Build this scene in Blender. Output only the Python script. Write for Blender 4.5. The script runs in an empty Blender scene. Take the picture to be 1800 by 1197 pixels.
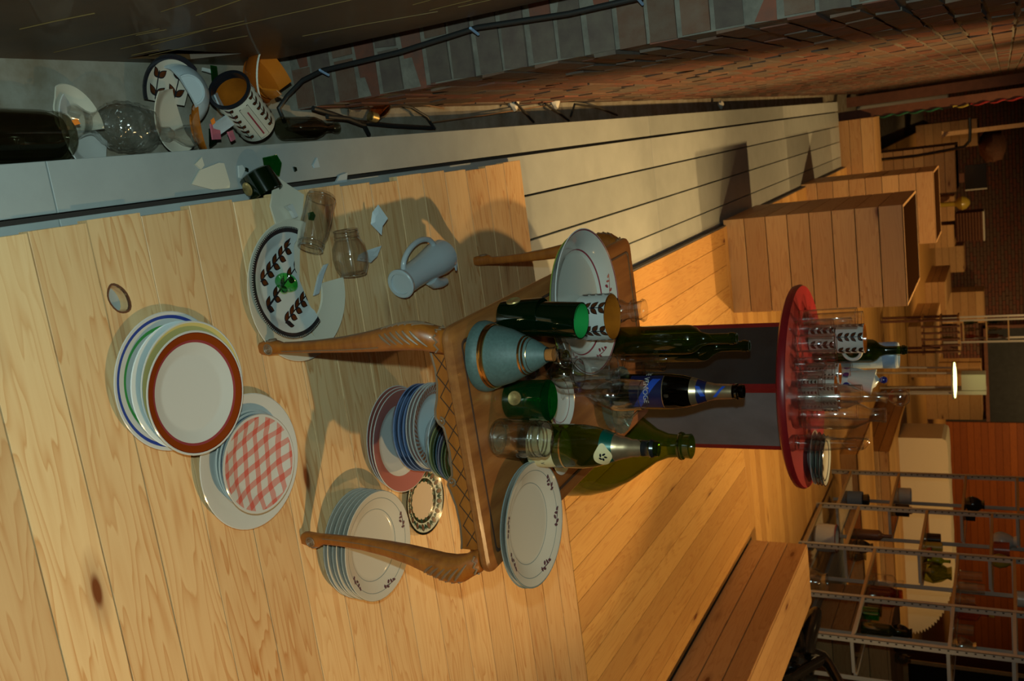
import bpy, bmesh, math, random
from mathutils import Vector, Matrix, Euler
random.seed(7)
R = math.radians; PI = math.pi
SC = bpy.context.scene; COL = SC.collection
# ---------------------------------------------------------------- camera, light, exposure
cd = bpy.data.cameras.new('camera'); cam = bpy.data.objects.new('camera', cd); COL.objects.link(cam)
TH, PS, RO, FPX = R(28.4676), R(12.7293), R(-1.63), 1620.44
_f = Vector((math.sin(PS)*math.cos(TH), math.cos(PS)*math.cos(TH), -math.sin(TH)))
_r = Vector((math.cos(PS), -math.sin(PS), 0)); _u = _r.cross(_f)
_r2 = _r*math.cos(RO)+_u*math.sin(RO); _u2 = _u*math.cos(RO)-_r*math.sin(RO)
m = Matrix((( _u2.x, -_r2.x, -_f.x), (_u2.y, -_r2.y, -_f.y), (_u2.z, -_r2.z, -_f.z))).to_4x4()   # camera held on its side
m.translation = (0, 0, 1.55); cam.matrix_world = m
cd.sensor_fit = 'HORIZONTAL'; cd.sensor_width = 23.6; cd.lens = FPX/1800*23.6; cd.clip_start = .02; cd.clip_end = 100
cd.dof.use_dof = True; cd.dof.focus_distance = 2.1; cd.dof.aperture_fstop = 5.0
SC.camera = cam
vs = SC.view_settings; vs.view_transform = 'Standard'; vs.look = 'None'; vs.gamma = 1; vs.use_curve_mapping = False; vs.exposure = 0.0
cy = SC.cycles; cy.use_denoising = True; cy.max_bounces = 12; cy.transparent_max_bounces = 40; cy.transmission_bounces = 10; cy.glossy_bounces = 5; cy.diffuse_bounces = 3
cy.sample_clamp_indirect = 4
W = bpy.data.worlds.new('world'); SC.world = W; W.use_nodes = True
bg = W.node_tree.nodes['Background']; bg.inputs[0].default_value = (1.0, .62, .30, 1); bg.inputs[1].default_value = .010
def spot(name, loc, to, power, ang, blend, col, rad):
    d = bpy.data.lights.new(name, 'SPOT'); o = bpy.data.objects.new(name, d); COL.objects.link(o)
    o.location = loc; o.rotation_euler = (Vector(to)-Vector(loc)).to_track_quat('-Z', 'Y').to_euler()
    d.energy = power; d.spot_size = R(ang); d.spot_blend = blend; d.color = col; d.shadow_soft_size = rad
    return o
WARM = (1.0, .63, .25); FLASHC = (.70, 1.0, .95)
spot('flash_light', (-.13, -.01, 1.57), (.62, 2.9, 0), 94, 125, .7, FLASHC, .016)
spot('track_or_fill_lamp', (1.45, 4.4, 3.5), (.70, 3.30, 0), 250, 42, .45, WARM, .03)
spot('track_or_fill_lamp', (2.5, .75, 3.5), (1.65, .95, 0), 330, 56, .9, WARM, .03)
spot('track_or_fill_lamp', (1.7, 4.0, 3.5), (.0, 4.3, 0), 520, 56, .9, WARM, .03)
spot('track_or_fill_lamp', (1.6, 6.6, 3.5), (.7, 7.2, 0), 330, 100, .6, WARM, .03)
spot('track_or_fill_lamp', (1.6, 9.5, 3.5), (.7, 10.3, 0), 260, 95, .7, WARM, .03)
spot('track_or_fill_lamp', (4.4, 8.9, 3.6), (4.2, 11.0, .4), 210, 80, .7, WARM, .03)
spot('track_or_fill_lamp', (8.5, 20.5, 4.2), (8.8, 25, 1.5), 420, 120, .8, WARM, .03)  # fill added to brighten the back wall, no fixture known there
spot('track_or_fill_lamp', (3.4, 18.0, 3.9), (3.7, 20.5, .3), 330, 100, .8, WARM, .03)
spot('track_or_fill_lamp', (3.0, 13.0, 3.8), (3.6, 15.6, .3), 170, 90, .8, WARM, .03)
spot('track_or_fill_lamp', (2.95, 4.3, 3.5), (2.25, 4.3, 0), 275, 84, .8, WARM, .03)
# ---------------------------------------------------------------- materials
MATS = {}
def nt(name):
    mt = bpy.data.materials.new(name); mt.use_nodes = True
    t = mt.node_tree; return mt, t, t.nodes['Principled BSDF']
def N(t, typ, **kw):
    n = t.nodes.new(typ)
    for k, v in kw.items():
        if k in n.inputs.keys(): n.inputs[k].default_value = v
        else: setattr(n, k, v)
    return n
def c4(c): return (c[0], c[1], c[2], 1)
def ramp(t, stops, fac=None, interp='LINEAR'):
    r = t.nodes.new('ShaderNodeValToRGB'); e = r.color_ramp; e.interpolation = interp
    while len(e.elements) < len(stops): e.elements.new(.5)
    for el, (p, c) in zip(e.elements, stops): el.position = p; el.color = c4(c)
    if fac is not None: t.links.new(fac, r.inputs[0])
    return r
def mixc(t, fac, a, b, mode='MIX'):
    n = t.nodes.new('ShaderNodeMix'); n.data_type = 'RGBA'; n.blend_type = mode
    for s, v in ((0, fac), (6, a), (7, b)):
        if hasattr(v, 'is_output'): t.links.new(v, n.inputs[s])
        elif s == 0: n.inputs[0].default_value = v
        else: n.inputs[s].default_value = c4(v)
    return n.outputs[2]
def mth(t, op, a, b=None):
    n = t.nodes.new('ShaderNodeMath'); n.operation = op
    for i, v in enumerate((a, b)):
        if v is None: continue
        if hasattr(v, 'is_output'): t.links.new(v, n.inputs[i])
        else: n.inputs[i].default_value = v
    return n.outputs[0]
def ocoord(t, scale, jitter=0.0):
    tc = N(t, 'ShaderNodeTexCoord'); out = tc.outputs['Object']
    if jitter:
        oi = N(t, 'ShaderNodeObjectInfo'); cv = N(t, 'ShaderNodeCombineXYZ')
        a = mth(t, 'MULTIPLY', oi.outputs['Random'], jitter); b = mth(t, 'MULTIPLY', oi.outputs['Random'], jitter*3.7)
        t.links.new(a, cv.inputs[0]); t.links.new(b, cv.inputs[1]); t.links.new(a, cv.inputs[2])
        ad = N(t, 'ShaderNodeVectorMath', operation='ADD'); t.links.new(out, ad.inputs[0]); t.links.new(cv.outputs[0], ad.inputs[1]); out = ad.outputs[0]
    mp = N(t, 'ShaderNodeMapping'); mp.inputs['Scale'].default_value = scale; t.links.new(out, mp.inputs[0])
    return mp.outputs[0]
def pine(name, light, dark, rough=.42, knots=True):
    mt, t, b = nt(name); L = t.links
    v = ocoord(t, (1, 1, 1), 40)
    def mapped(s):
        mp = N(t, 'ShaderNodeMapping'); mp.inputs['Scale'].default_value = s; L.new(v, mp.inputs[0]); return mp.outputs[0]
    n1 = N(t, 'ShaderNodeTexNoise', Scale=1.0, Detail=3.0, Roughness=.55); L.new(mapped((.8, 8.5, 8.5)), n1.inputs['Vector'])
    rings = mth(t, 'FRACT', mth(t, 'MULTIPLY', n1.outputs[0], 19.0))
    rr = ramp(t, [(0, (0, 0, 0)), (.55, (.2, .2, .2)), (.86, (.75, .75, .75)), (.93, (1, 1, 1)), (1, (0, 0, 0))], rings)
    n2 = N(t, 'ShaderNodeTexNoise', Scale=1.0, Detail=4.0, Roughness=.6); L.new(mapped((3, 130, 130)), n2.inputs['Vector'])
    n3 = N(t, 'ShaderNodeTexNoise', Scale=1.0, Detail=2.0); L.new(mapped((2.2, 6, 6)), n3.inputs['Vector'])
    gr = mth(t, 'MULTIPLY', rr.outputs[0], mth(t, 'ADD', mth(t, 'MULTIPLY', n3.outputs[0], 1.2), -.18))
    gr = mth(t, 'ADD', mth(t, 'MULTIPLY', gr, 1.15), mth(t, 'MULTIPLY', n2.outputs[0], .25))
    col = mixc(t, gr, light, dark)
    oi = N(t, 'ShaderNodeObjectInfo')
    h = mixc(t, oi.outputs['Random'], (1.10, 1.07, 1.0), (.80, .71, .62))
    col = mixc(t, 1.0, col, h, 'MULTIPLY')
    if knots:
        vo = N(t, 'ShaderNodeTexVoronoi', Scale=1.0, Randomness=1.0); L.new(mapped((1.7, 5.5, 5.5)), vo.inputs['Vector'])
        k = ramp(t, [(0, (1, 1, 1)), (.045, (1, 1, 1)), (.075, (.35, .35, .35)), (.17, (0, 0, 0))], vo.outputs['Distance'])
        col = mixc(t, k.outputs[0], col, (dark[0]*.35, dark[1]*.22, dark[2]*.2))
    L.new(col, b.inputs['Base Color'])
    b.inputs['Roughness'].default_value = rough
    bp = N(t, 'ShaderNodeBump', Strength=.12, Distance=.001); L.new(gr, bp.inputs['Height']); L.new(bp.outputs[0], b.inputs['Normal'])
    MATS[name] = mt; return mt
def plain(name, col, rough=.5, metal=0.0, noise=0.0, nscale=30.0, bump=0.0, coat=0.0, stretch=(1, 1, 1), col2=None, jitter=0.0, emit=None, bscale=None):
    mt, t, b = nt(name)
    b.inputs['Base Color'].default_value = c4(col); b.inputs['Roughness'].default_value = rough; b.inputs['Metallic'].default_value = metal
    if coat: b.inputs['Coat Weight'].default_value = coat; b.inputs['Coat Roughness'].default_value = .06
    if noise or col2:
        v = ocoord(t, stretch, jitter)
        n = N(t, 'ShaderNodeTexNoise', Scale=nscale, Detail=5.0, Roughness=.6); t.links.new(v, n.inputs['Vector'])
        f = ramp(t, [(.32, (0, 0, 0)), (.68, (1, 1, 1))], n.outputs[0])
        c2 = col2 or tuple(q*(1-noise) for q in col)
        o = mixc(t, f.outputs[0], col, c2)
        if jitter:
            oi = N(t, 'ShaderNodeObjectInfo'); o = mixc(t, 1.0, o, mixc(t, oi.outputs['Random'], (1.12, 1.1, 1.1), (.8, .8, .8)), 'MULTIPLY')
        t.links.new(o, b.inputs['Base Color'])
        if bump:
            bp = N(t, 'ShaderNodeBump', Strength=bump, Distance=.004); t.links.new(n.outputs[0], bp.inputs['Height']); t.links.new(bp.outputs[0], b.inputs['Normal'])
    if emit: b.inputs['Emission Color'].default_value = c4(col); b.inputs['Emission Strength'].default_value = emit
    MATS[name] = mt; return mt
def glass(name, tint, refl=1.0, rough=.035, base=.075, haze=0.0, edge=.50, refract=0.0):
    """thin-walled glass: each wall lets tinted light through and reflects by its angle"""
    mt = bpy.data.materials.new(name); mt.use_nodes = True; t = mt.node_tree; t.nodes.clear(); L = t.links
    tr = N(t, 'ShaderNodeBsdfTransparent'); tr.inputs[0].default_value = c4(tint)
    gl = N(t, 'ShaderNodeBsdfGlossy'); gl.inputs['Roughness'].default_value = rough; gl.inputs[0].default_value = (refl, refl, refl, 1)
    lw = N(t, 'ShaderNodeLayerWeight'); lw.inputs[0].default_value = .5
    f = mth(t, 'ADD', mth(t, 'MULTIPLY', mth(t, 'POWER', lw.outputs['Facing'], 4.0), .70), base)
    L.new(mixc(t, mth(t, 'POWER', lw.outputs['Facing'], 3.5), tint, tuple(q*edge for q in tint)), tr.inputs[0])   # the longer way through the wall near its outline
    f = mth(t, 'MINIMUM', f, 1.0)
    mx = N(t, 'ShaderNodeMixShader'); L.new(f, mx.inputs[0]); L.new(tr.outputs[0], mx.inputs[1]); L.new(gl.outputs[0], mx.inputs[2])
    o = mx.outputs[0]
    if refract:
        rf_ = N(t, 'ShaderNodeBsdfGlass'); rf_.inputs['Color'].default_value = c4(tint); rf_.inputs['Roughness'].default_value = 0.0; rf_.inputs['IOR'].default_value = 1.45
        m3 = N(t, 'ShaderNodeMixShader'); m3.inputs[0].default_value = refract; L.new(o, m3.inputs[1]); L.new(rf_.outputs[0], m3.inputs[2]); o = m3.outputs[0]
    if haze:
        df = N(t, 'ShaderNodeBsdfDiffuse'); df.inputs[0].default_value = c4(tuple(min(1, q*.9) for q in tint))
        m2 = N(t, 'ShaderNodeMixShader'); m2.inputs[0].default_value = haze; L.new(o, m2.inputs[1]); L.new(df.outputs[0], m2.inputs[2]); o = m2.outputs[0]
    out = N(t, 'ShaderNodeOutputMaterial'); L.new(o, out.inputs[0]); MATS[name] = mt; return mt
def china(name, radius, bands, rough=.12, dash=None, gingham=None):
    """glazed ware; bands = [(from r/R, colour)...] run outwards from the centre"""
    mt, t, b = nt(name); L = t.links
    tc = N(t, 'ShaderNodeTexCoord'); sx = N(t, 'ShaderNodeSeparateXYZ'); L.new(tc.outputs['Object'], sx.inputs[0])
    x, y = sx.outputs[0], sx.outputs[1]
    rr = mth(t, 'DIVIDE', mth(t, 'SQRT', mth(t, 'ADD', mth(t, 'MULTIPLY', x, x), mth(t, 'MULTIPLY', y, y))), radius*1.02)
    col = ramp(t, bands, rr, 'CONSTANT').outputs[0]
    if dash:
        for (r0, r1, n, c, slant) in dash:
            a = mth(t, 'ADD', mth(t, 'MULTIPLY', mth(t, 'ARCTAN2', y, x), n/(2*PI)), mth(t, 'MULTIPLY', rr, slant))
            on = mth(t, 'LESS_THAN', mth(t, 'FRACT', mth(t, 'ADD', a, 100.0)), .55)
            on = mth(t, 'MULTIPLY', on, mth(t, 'MULTIPLY', mth(t, 'GREATER_THAN', rr, r0), mth(t, 'LESS_THAN', rr, r1)))
            col = mixc(t, on, col, c)
    if gingham:
        ang, p, c = gingham
        for k in (ang, ang+R(68)):
            nz = N(t, 'ShaderNodeTexNoise', Scale=18.0, Detail=2.0); L.new(tc.outputs['Object'], nz.inputs['Vector'])
            w = mth(t, 'ADD', mth(t, 'MULTIPLY', x, math.cos(k)/p), mth(t, 'MULTIPLY', y, math.sin(k)/p))
            w = mth(t, 'ADD', w, mth(t, 'MULTIPLY', nz.outputs[0], .25))
            on = mth(t, 'LESS_THAN', mth(t, 'FRACT', mth(t, 'ADD', w, 100.0)), .40)
            on = mth(t, 'MULTIPLY', mth(t, 'MULTIPLY', on, mth(t, 'LESS_THAN', rr, .93)), .62)
            col = mixc(t, on, col, c, 'MULTIPLY')
    L.new(col, b.inputs['Base Color']); b.inputs['Roughness'].default_value = rough; b.inputs['Coat Weight'].default_value = .3
    MATS[name] = mt; return mt
pine('pine_floor', (.70, .51, .285), (.45, .185, .045), .46)
pine('pine_mid', (.62, .375, .125), (.42, .185, .04), .5)
pine('pine_box', (.62, .40, .19), (.44, .22, .08), .5)
pine('pine_wall', (.36, .095, .010), (.18, .04, .004), .6, False)
plain('grey_paint', (.34, .375, .37), .45, noise=.12, nscale=9, jitter=20)
plain('dark_grey', (.07, .065, .07), .7)
plain('joint_dark', (.035, .025, .02), .9)
plain('concrete', (.25, .235, .195), .85, noise=.5, nscale=11, bump=.5, col2=(.15, .12, .08))
plain('mortar', (.20, .175, .14), .95, noise=.4, nscale=25, bump=.6)
plain('brick_red', (.20, .062, .034), .9, col2=(.105, .055, .04), nscale=16, bump=.8, jitter=30)
plain('brick_brown', (.13, .06, .035), .9, col2=(.15, .095, .065), nscale=22, bump=.8, jitter=30)
plain('brick_grey', (.125, .095, .07), .9, col2=(.09, .06, .05), nscale=20, bump=.8, jitter=30)
plain('white_china', (.53, .53, .50), .12, coat=.3)
plain('cream_china', (.56, .52, .42), .15, coat=.3)
plain('blue_white_china', (.44, .50, .53), .15, coat=.3)
plain('amber_glaze', (.46, .13, .012), .12, coat=.5, noise=.35, nscale=14)
plain('print_black', (.012, .012, .015), .25); plain('print_brown', (.10, .028, .008), .2, noise=.5, nscale=60)
plain('print_green', (.02, .055, .035), .25); plain('print_red', (.28, .03, .045), .3); plain('print_plum', (.10, .04, .05), .4)
plain('orange_sticker', (.9, .22, .02), .6); plain('pink_china', (.50, .13, .17), .2)
plain('table_wood', (.40, .128, .016), .4, col2=(.25, .068, .008), nscale=7, stretch=(.6, 7, 7), coat=.12)
plain('table_top_wood', (.32, .125, .032), .34, col2=(.20, .066, .017), nscale=6, stretch=(6, .6, 6), coat=.15)
plain('carve_dark', (.05, .022, .012), .7); plain('carve_pale', (.20, .125, .075), .45)
plain('frosted_teal', (.078, .132, .122), .55, noise=.25, nscale=160, bump=.1)
plain('gold', (.75, .46, .18), .22, metal=1.0); plain('dull_gold', (.62, .44, .17), .4, metal=.7, noise=.4, nscale=90)
plain('cork', (.42, .15, .03), .6)
plain('cream_label', (.62, .52, .28), .6); plain('blue_label', (.01, .012, .06), .35); plain('blue_print', (.02, .08, .5), .35); plain('white_print', (.8, .78, .72), .5)
plain('foil_gold', (.66, .47, .27), .3, metal=.85, noise=.2, nscale=50); plain('foil_green', (.0, .075, .05), .35, metal=.2); plain('foil_black', (.012, .012, .012), .25)
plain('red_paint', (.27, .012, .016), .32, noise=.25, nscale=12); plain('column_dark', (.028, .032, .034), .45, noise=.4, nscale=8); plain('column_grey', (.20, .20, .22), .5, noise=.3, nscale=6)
plain('rust', (.055, .026, .009), .55, col2=(.10, .048, .013), nscale=5, stretch=(1, .8, 6), coat=.1)
plain('scratch', (.17, .105, .03), .6)
plain('cable', (.018, .018, .018), .45); plain('cable_brown', (.22, .12, .06), .5)
plain('steel_angle', (.46, .45, .43), .5); plain('shelf_edge', (.42, .27, .13), .55)
plain('black_gloss', (.012, .010, .009), .18, coat=.4); plain('white_paper', (.82, .70, .48), .75); plain('rail_wood', (.20, .075, .04), .6, noise=.3, nscale=12)
plain('wicker', (.17, .065, .03), .8, noise=.6, nscale=60, bump=.8); plain('pale_stone', (.55, .52, .45), .7); plain('screen_light', (.95, 1.0, .35), .4, emit=5.0)
plain('rope_green', (.02, .15, .08), .8); plain('rope_red', (.35, .02, .02), .8); plain('rope_yellow', (.5, .38, .06), .8)
plain('blue_bag', (.10, .14, .22), .7); plain('red_glaze', (.36, .06, .02), .3); plain('clay_brown', (.12, .05, .025), .4); plain('enamel', (.50, .49, .47), .3)
plain('yellow_glaze', (.42, .30, .04), .3); plain('cobalt', (.01, .015, .16), .2, coat=.4); plain('pale_blue', (.22, .32, .48), .3); plain('lining_dark', (.022, .009, .003), 1.0); MATS['lining_dark'].node_tree.nodes['Principled BSDF'].inputs['Specular IOR Level'].default_value = 0.0
glass('clear_glass', (.985, .985, .98), edge=.30, base=.10, rough=.028); glass('clear_glass_thick', (.95, .96, .95), edge=.3, base=.12, rough=.028); glass('shelf_glass', (.93, .94, .92)); glass('smoke_glass', (.66, .66, .58), base=.12); glass('amber_glass', (.72, .40, .12))
glass('green_glass', (.33, .43, .035), haze=.02); glass('dark_green_glass', (.18, .28, .025), haze=.02); glass('black_green_glass', (.08, .11, .02)); glass('bright_green_glass', (.05, .48, .11), haze=.03); glass('deep_green_glass', (.02, .12, .03), haze=.05)
glass('lime_glass', (.35, .88, .48)); glass('olive_glass', (.55, .57, .22)); glass('crystal', (.965, .97, .96), rough=.10, base=.16, edge=.75); glass('crystal_green', (.62, .74, .66), rough=.08, haze=.12, base=.14); glass('rim_glass', (.93, .94, .92), base=.34, edge=.9, rough=.06); glass('rose_glass', (.8, .5, .55)); glass('demijohn_glass', (.32, .40, .02), haze=.10)
plain('rim_green', (.015, .24, .05), .25)
M = MATS
# ---------------------------------------------------------------- mesh builder
class MB:
    def __init__(s): s.v = []; s.f = []; s.sm = []
    def add(s, vs, fs, smooth=False):
        o = len(s.v); s.v += [tuple(q) for q in vs]; s.f += [tuple(i+o for i in f) for f in fs]; s.sm += [smooth]*len(fs); return s
    def box(s, lo, hi, ch=0.0, mat=None):
        x0, y0, z0 = lo; x1, y1, z1 = hi
        if ch <= 0:
            vs = [(x, y, z) for z in (z0, z1) for y in (y0, y1) for x in (x0, x1)]
            fs = [(0, 2, 3, 1), (4, 5, 7, 6), (0, 1, 5, 4), (2, 6, 7, 3), (0, 4, 6, 2), (1, 3, 7, 5)]
        else:
            vs = [(x, y, z0) for y in (y0, y1) for x in (x0, x1)]+[(x, y, z1-ch) for y in (y0, y1) for x in (x0, x1)]
            vs += [(x, y, z1) for y in (y0+ch, y1-ch) for x in (x0+ch, x1-ch)]
            fs = [(0, 2, 3, 1), (0, 1, 5, 4), (1, 3, 7, 5), (3, 2, 6, 7), (2, 0, 4, 6), (4, 5, 9, 8), (5, 7, 11, 9), (7, 6, 10, 11), (6, 4, 8, 10), (8, 9, 11, 10)]
        if mat is not None: vs = [mat @ Vector(q) for q in vs]
        return s.add(vs, fs)
    def lathe(s, prof, seg=40, mat=None, knob=None, a0=0.0, a1=2*PI, sq=(1, 1)):
        full = abs(a1-a0-2*PI) < 1e-6; n = seg if full else seg+1; vs = []; fs = []; idx = []
        for (r, z) in prof:
            if r < 1e-6: idx.append([len(vs)]*n); vs.append((0, 0, z)); continue
            row = []
            for i in range(n):
                a = a0+(a1-a0)*i/seg; q = r*(knob(a, z, r) if knob else 1); row.append(len(vs)); vs.append((q*math.cos(a)*sq[0], q*math.sin(a)*sq[1], z))
            idx.append(row)
        for j in range(len(prof)-1):
            for i in range(seg):
                k = (i+1) % n; q = [idx[j][i], idx[j][k], idx[j+1][k], idx[j+1][i]]; q2 = []
                for e in q:
                    if e not in q2: q2.append(e)
                if len(q2) > 2: fs.append(q2)
        if mat is not None: vs = [mat @ Vector(q) for q in vs]
        return s.add(vs, fs, True)
    def tube(s, pts, rad, seg=8, cap=True, closed=False):
        pts = [Vector(p) for p in pts]; n = len(pts); vs = []; fs = []; up = None
        for i, p in enumerate(pts):
            d = (pts[(i+1) % n]-pts[i-1]) if closed else (pts[min(i+1, n-1)]-pts[max(i-1, 0)]); d.normalize()
            if up is None: up = d.orthogonal().normalized()
            up = (up-d*up.dot(d)); up = up.normalized() if up.length > 1e-6 else d.orthogonal().normalized()
            sd = d.cross(up); r = rad[i] if isinstance(rad, (list, tuple)) else rad
            for k in range(seg): a = 2*PI*k/seg; vs.append(p+up*(r*math.cos(a))+sd*(r*math.sin(a)))
        for i in range(n if closed else n-1):
            j = (i+1) % n
            for k in range(seg): fs.append((i*seg+k, i*seg+(k+1) % seg, j*seg+(k+1) % seg, j*seg+k))
        s.add(vs, fs, True)
        if cap and not closed:
            o = len(s.v)-len(vs); s.f += [tuple(o+k for k in reversed(range(seg))), tuple(o+(n-1)*seg+k for k in range(seg))]; s.sm += [False, False]
        return s
    def prism(s, poly, z0, z1, mat=None, smooth=False):
        n = len(poly); vs = [(x, y, z0) for x, y in poly]+[(x, y, z1) for x, y in poly]
        fs = [tuple(reversed(range(n))), tuple(range(n, 2*n))]+[(i, (i+1) % n, n+(i+1) % n, n+i) for i in range(n)]
        if mat is not None: vs = [mat @ Vector(q) for q in vs]
        return s.add(vs, fs, smooth)
    def loft(s, rings, cap=True, smooth=True):
        n = len(rings[0]); vs = [q for r in rings for q in r]; fs = []
        for j in range(len(rings)-1):
            for i in range(n): fs.append((j*n+i, j*n+(i+1) % n, (j+1)*n+(i+1) % n, (j+1)*n+i))
        s.add(vs, fs, smooth)
        if cap:
            o = len(s.v)-len(vs); s.f += [tuple(o+i for i in reversed(range(n))), tuple(o+(len(rings)-1)*n+i for i in range(n))]; s.sm += [False, False]
        return s
    def mesh(s, name, mat, sharp=40):
        me = bpy.data.meshes.new(name); me.from_pydata(s.v, [], s.f); me.polygons.foreach_set('use_smooth', s.sm)
        bm = bmesh.new(); bm.from_mesh(me); bmesh.ops.recalc_face_normals(bm, faces=bm.faces); bm.to_mesh(me); bm.free()
        if any(s.sm): me.set_sharp_from_angle(angle=R(sharp))
        me.materials.append(M[mat] if isinstance(mat, str) else mat); me.update(); return me
    def build(s, name, mat, parent=None, loc=None, rot=None, sharp=40):
        return link(name, s.mesh(name, mat, sharp), parent, loc, rot)
def link(name, me, parent=None, loc=None, rot=None):
    o = bpy.data.objects.new(name, me); COL.objects.link(o)
    if parent: o.parent = parent
    if loc is not None: o.location = loc
    if rot is not None: o.rotation_euler = rot
    return o
def tag(o, label, cat, group=None, kind=None):
    o['label'] = label; o['category'] = cat
    if group: o['group'] = group
    if kind: o['kind'] = kind
    return o
def thing(name, label, cat, loc=(0, 0, 0), rot=None, group=None):
    return tag(link(name, None, None, loc, rot), label, cat, group)
def struct(o): o['kind'] = 'structure'; return o
def copy_tree(o, parent=None):
    c = o.copy(); COL.objects.link(c)
    if parent: c.parent = parent
    for ch in list(o.children): copy_tree(ch, c)
    return c
def axis_rot(d):
    return Vector(d).to_track_quat('Z', 'Y').to_euler()
# ---------------------------------------------------------------- planks
PL = {}
def plank(parent, mat, x0, x1, y0, y1, z0, z1, along='x', name='plank', ch=.0009):
    lx, ly = (x1-x0, y1-y0) if along == 'x' else (y1-y0, x1-x0); lz = z1-z0
    key = (round(lx, 3), round(ly, 3), round(lz, 3), mat)
    if key not in PL: PL[key] = MB().box((-lx/2, -ly/2, -lz/2), (lx/2, ly/2, lz/2), ch).mesh('plank', mat)
    return link(name, PL[key], parent, ((x0+x1)/2, (y0+y1)/2, (z0+z1)/2), None if along == 'x' else (0, 0, PI/2))
def holed(poly, holes, z0, z1, name, mat, parent=None, loc=None, rot=None):
    bm = bmesh.new(); es = []
    for p in [poly]+holes:
        vs = [bm.verts.new((x, y, z1)) for x, y in p]
        es += [bm.edges.new((vs[i], vs[(i+1) % len(vs)])) for i in range(len(vs))]
    bmesh.ops.triangle_fill(bm, edges=es, use_beauty=True)
    r = bmesh.ops.extrude_face_region(bm, geom=list(bm.faces))
    for v in [g for g in r['geom'] if isinstance(g, bmesh.types.BMVert)]: v.co.z = z0
    bmesh.ops.recalc_face_normals(bm, faces=bm.faces)
    me = bpy.data.meshes.new(name); bm.to_mesh(me); bm.free(); me.materials.append(M[mat] if isinstance(mat, str) else mat)
    return link(name, me, parent, loc, rot)
def ell(cx, cy, a, b, n=20, rot=0.0, wob=0.0):
    return [(cx+a*(1+wob*math.sin(3*t))*math.cos(t)*math.cos(rot)-b*math.sin(t)*math.sin(rot), cy+a*(1+wob*math.sin(3*t))*math.cos(t)*math.sin(rot)+b*math.sin(t)*math.cos(rot)) for t in [2*PI*i/n for i in range(n)]]
# ---------------------------------------------------------------- setting: pit floor, decks, walls
ZD = -.045                                                     # grey deck top; pine boards lie on it with their tops at z = 0
fl = struct(MB().box((-1.6, -1, -.32), (17, 26, -.20)).build('floor', 'concrete'))
deck = struct(MB().box((-.10, .3, -.17), (.60, 10.75, -.075)).build('deck_substructure', 'joint_dark'))
GB = [(-.109, -.011), (.001, .146), (.154, .312), (.320, .475), (.482, .592)]
for i, (a, b) in enumerate(GB):
    ys = [.3, 1.168, 4.60, 7.9, 10.76]
    for y0, y1 in zip(ys, ys[1:]): plank(deck, 'grey_paint', a, b, y0+.0015, y1-.0015, -.073, ZD, 'y', 'deck_board')
pf = struct(MB().box((.05, .4, ZD), (3.1, 3.02, -.029)).build('pine_platform', 'joint_dark'))
for h in ((0.170,1.226,0.000), (0.626,1.283,0.000)): MB().box((-.06, -.045, 0), (.06, .045, .0006)).build('deck_patch', 'grey_paint', pf, (h[0], h[1], -.0290))
Y = [.41, .545, .68, .813, .94, 1.067, 1.192, 1.320, 1.450, 1.581, 1.711, 1.843, 1.977, 2.108, 2.24, 2.372, 2.503, 2.635, 2.767, 2.898, 3.03]
hole1 = (0.170,1.226,0.000); hole2 = (0.626,1.283,0.000)
for i, (y0, y1) in enumerate(zip(Y, Y[1:])):
    x0 = .018+random.uniform(-.009, .007)
    hs = [h for h in (hole1, hole2) if y0 < h[1] < y1]
    if hs:
        h = hs[0]; cx, cyy = (x0+2.655)/2, (y0+y1)/2; lx = 2.655-x0; a = (.030, .020) if h is hole1 else (.020, .013)
        holed([(-lx/2, -(y1-y0)/2+.001), (lx/2, -(y1-y0)/2+.001), (lx/2, (y1-y0)/2-.001), (-lx/2, (y1-y0)/2-.001)], [ell(h[0]-cx, h[1]-cyy, a[0], a[1], 22, .5, .06)], -.014, .014, 'plank', 'pine_floor', pf, (cx, cyy, -.014))
        holed(ell(0, 0, a[0]*1.13, a[1]*1.16, 22, .5, .05), [ell(0, 0, a[0]*1.0, a[1]*1.0, 22, .5, .06)], -.006, .0006, 'knot_ring', 'clay_brown', pf, (h[0], h[1], 0))
    else: plank(pf, 'pine_floor', x0, 2.655, y0+.0014, y1-.0014, -.028, 0)
MIDX = [.598, .70, .832, .966, 1.101, 1.236, 1.371, 1.506, 1.63, 1.768, 1.902, 2.041, 2.166, 2.30, 2.43, 2.55, 2.655]
pm = struct(MB().box((.598, 3.03, ZD), (2.66, 5.66, -.029)).build('pine_walkway', 'dark_grey'))
for a, b in zip(MIDX, MIDX[1:]): plank(pm, 'pine_mid', a+.001, b-.001, 3.033, 5.658, -.028, 0, 'y')
struct(MB().box((.592, 3.03, ZD), (.598, 10.7, -.004)).build('trim_1', 'dark_grey'))
pb = struct(MB().box((.598, 5.66, ZD), (4.6, 16.2, -.029)).build('pine_landing', 'dark_grey'))
MB().box((.598, 16.2, ZD), (16.5, 25, 0)).build('far_floor', 'pine_mid', pb); MB().box((4.6, 9.0, ZD), (16.5, 16.2, 0)).build('far_floor', 'pine_mid', pb)
y = 5.66
while y < 16.2:
    plank(pb, 'pine_mid', .598, 4.6, y+.001, y+.1325, -.028, 0); y += .1345
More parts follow.
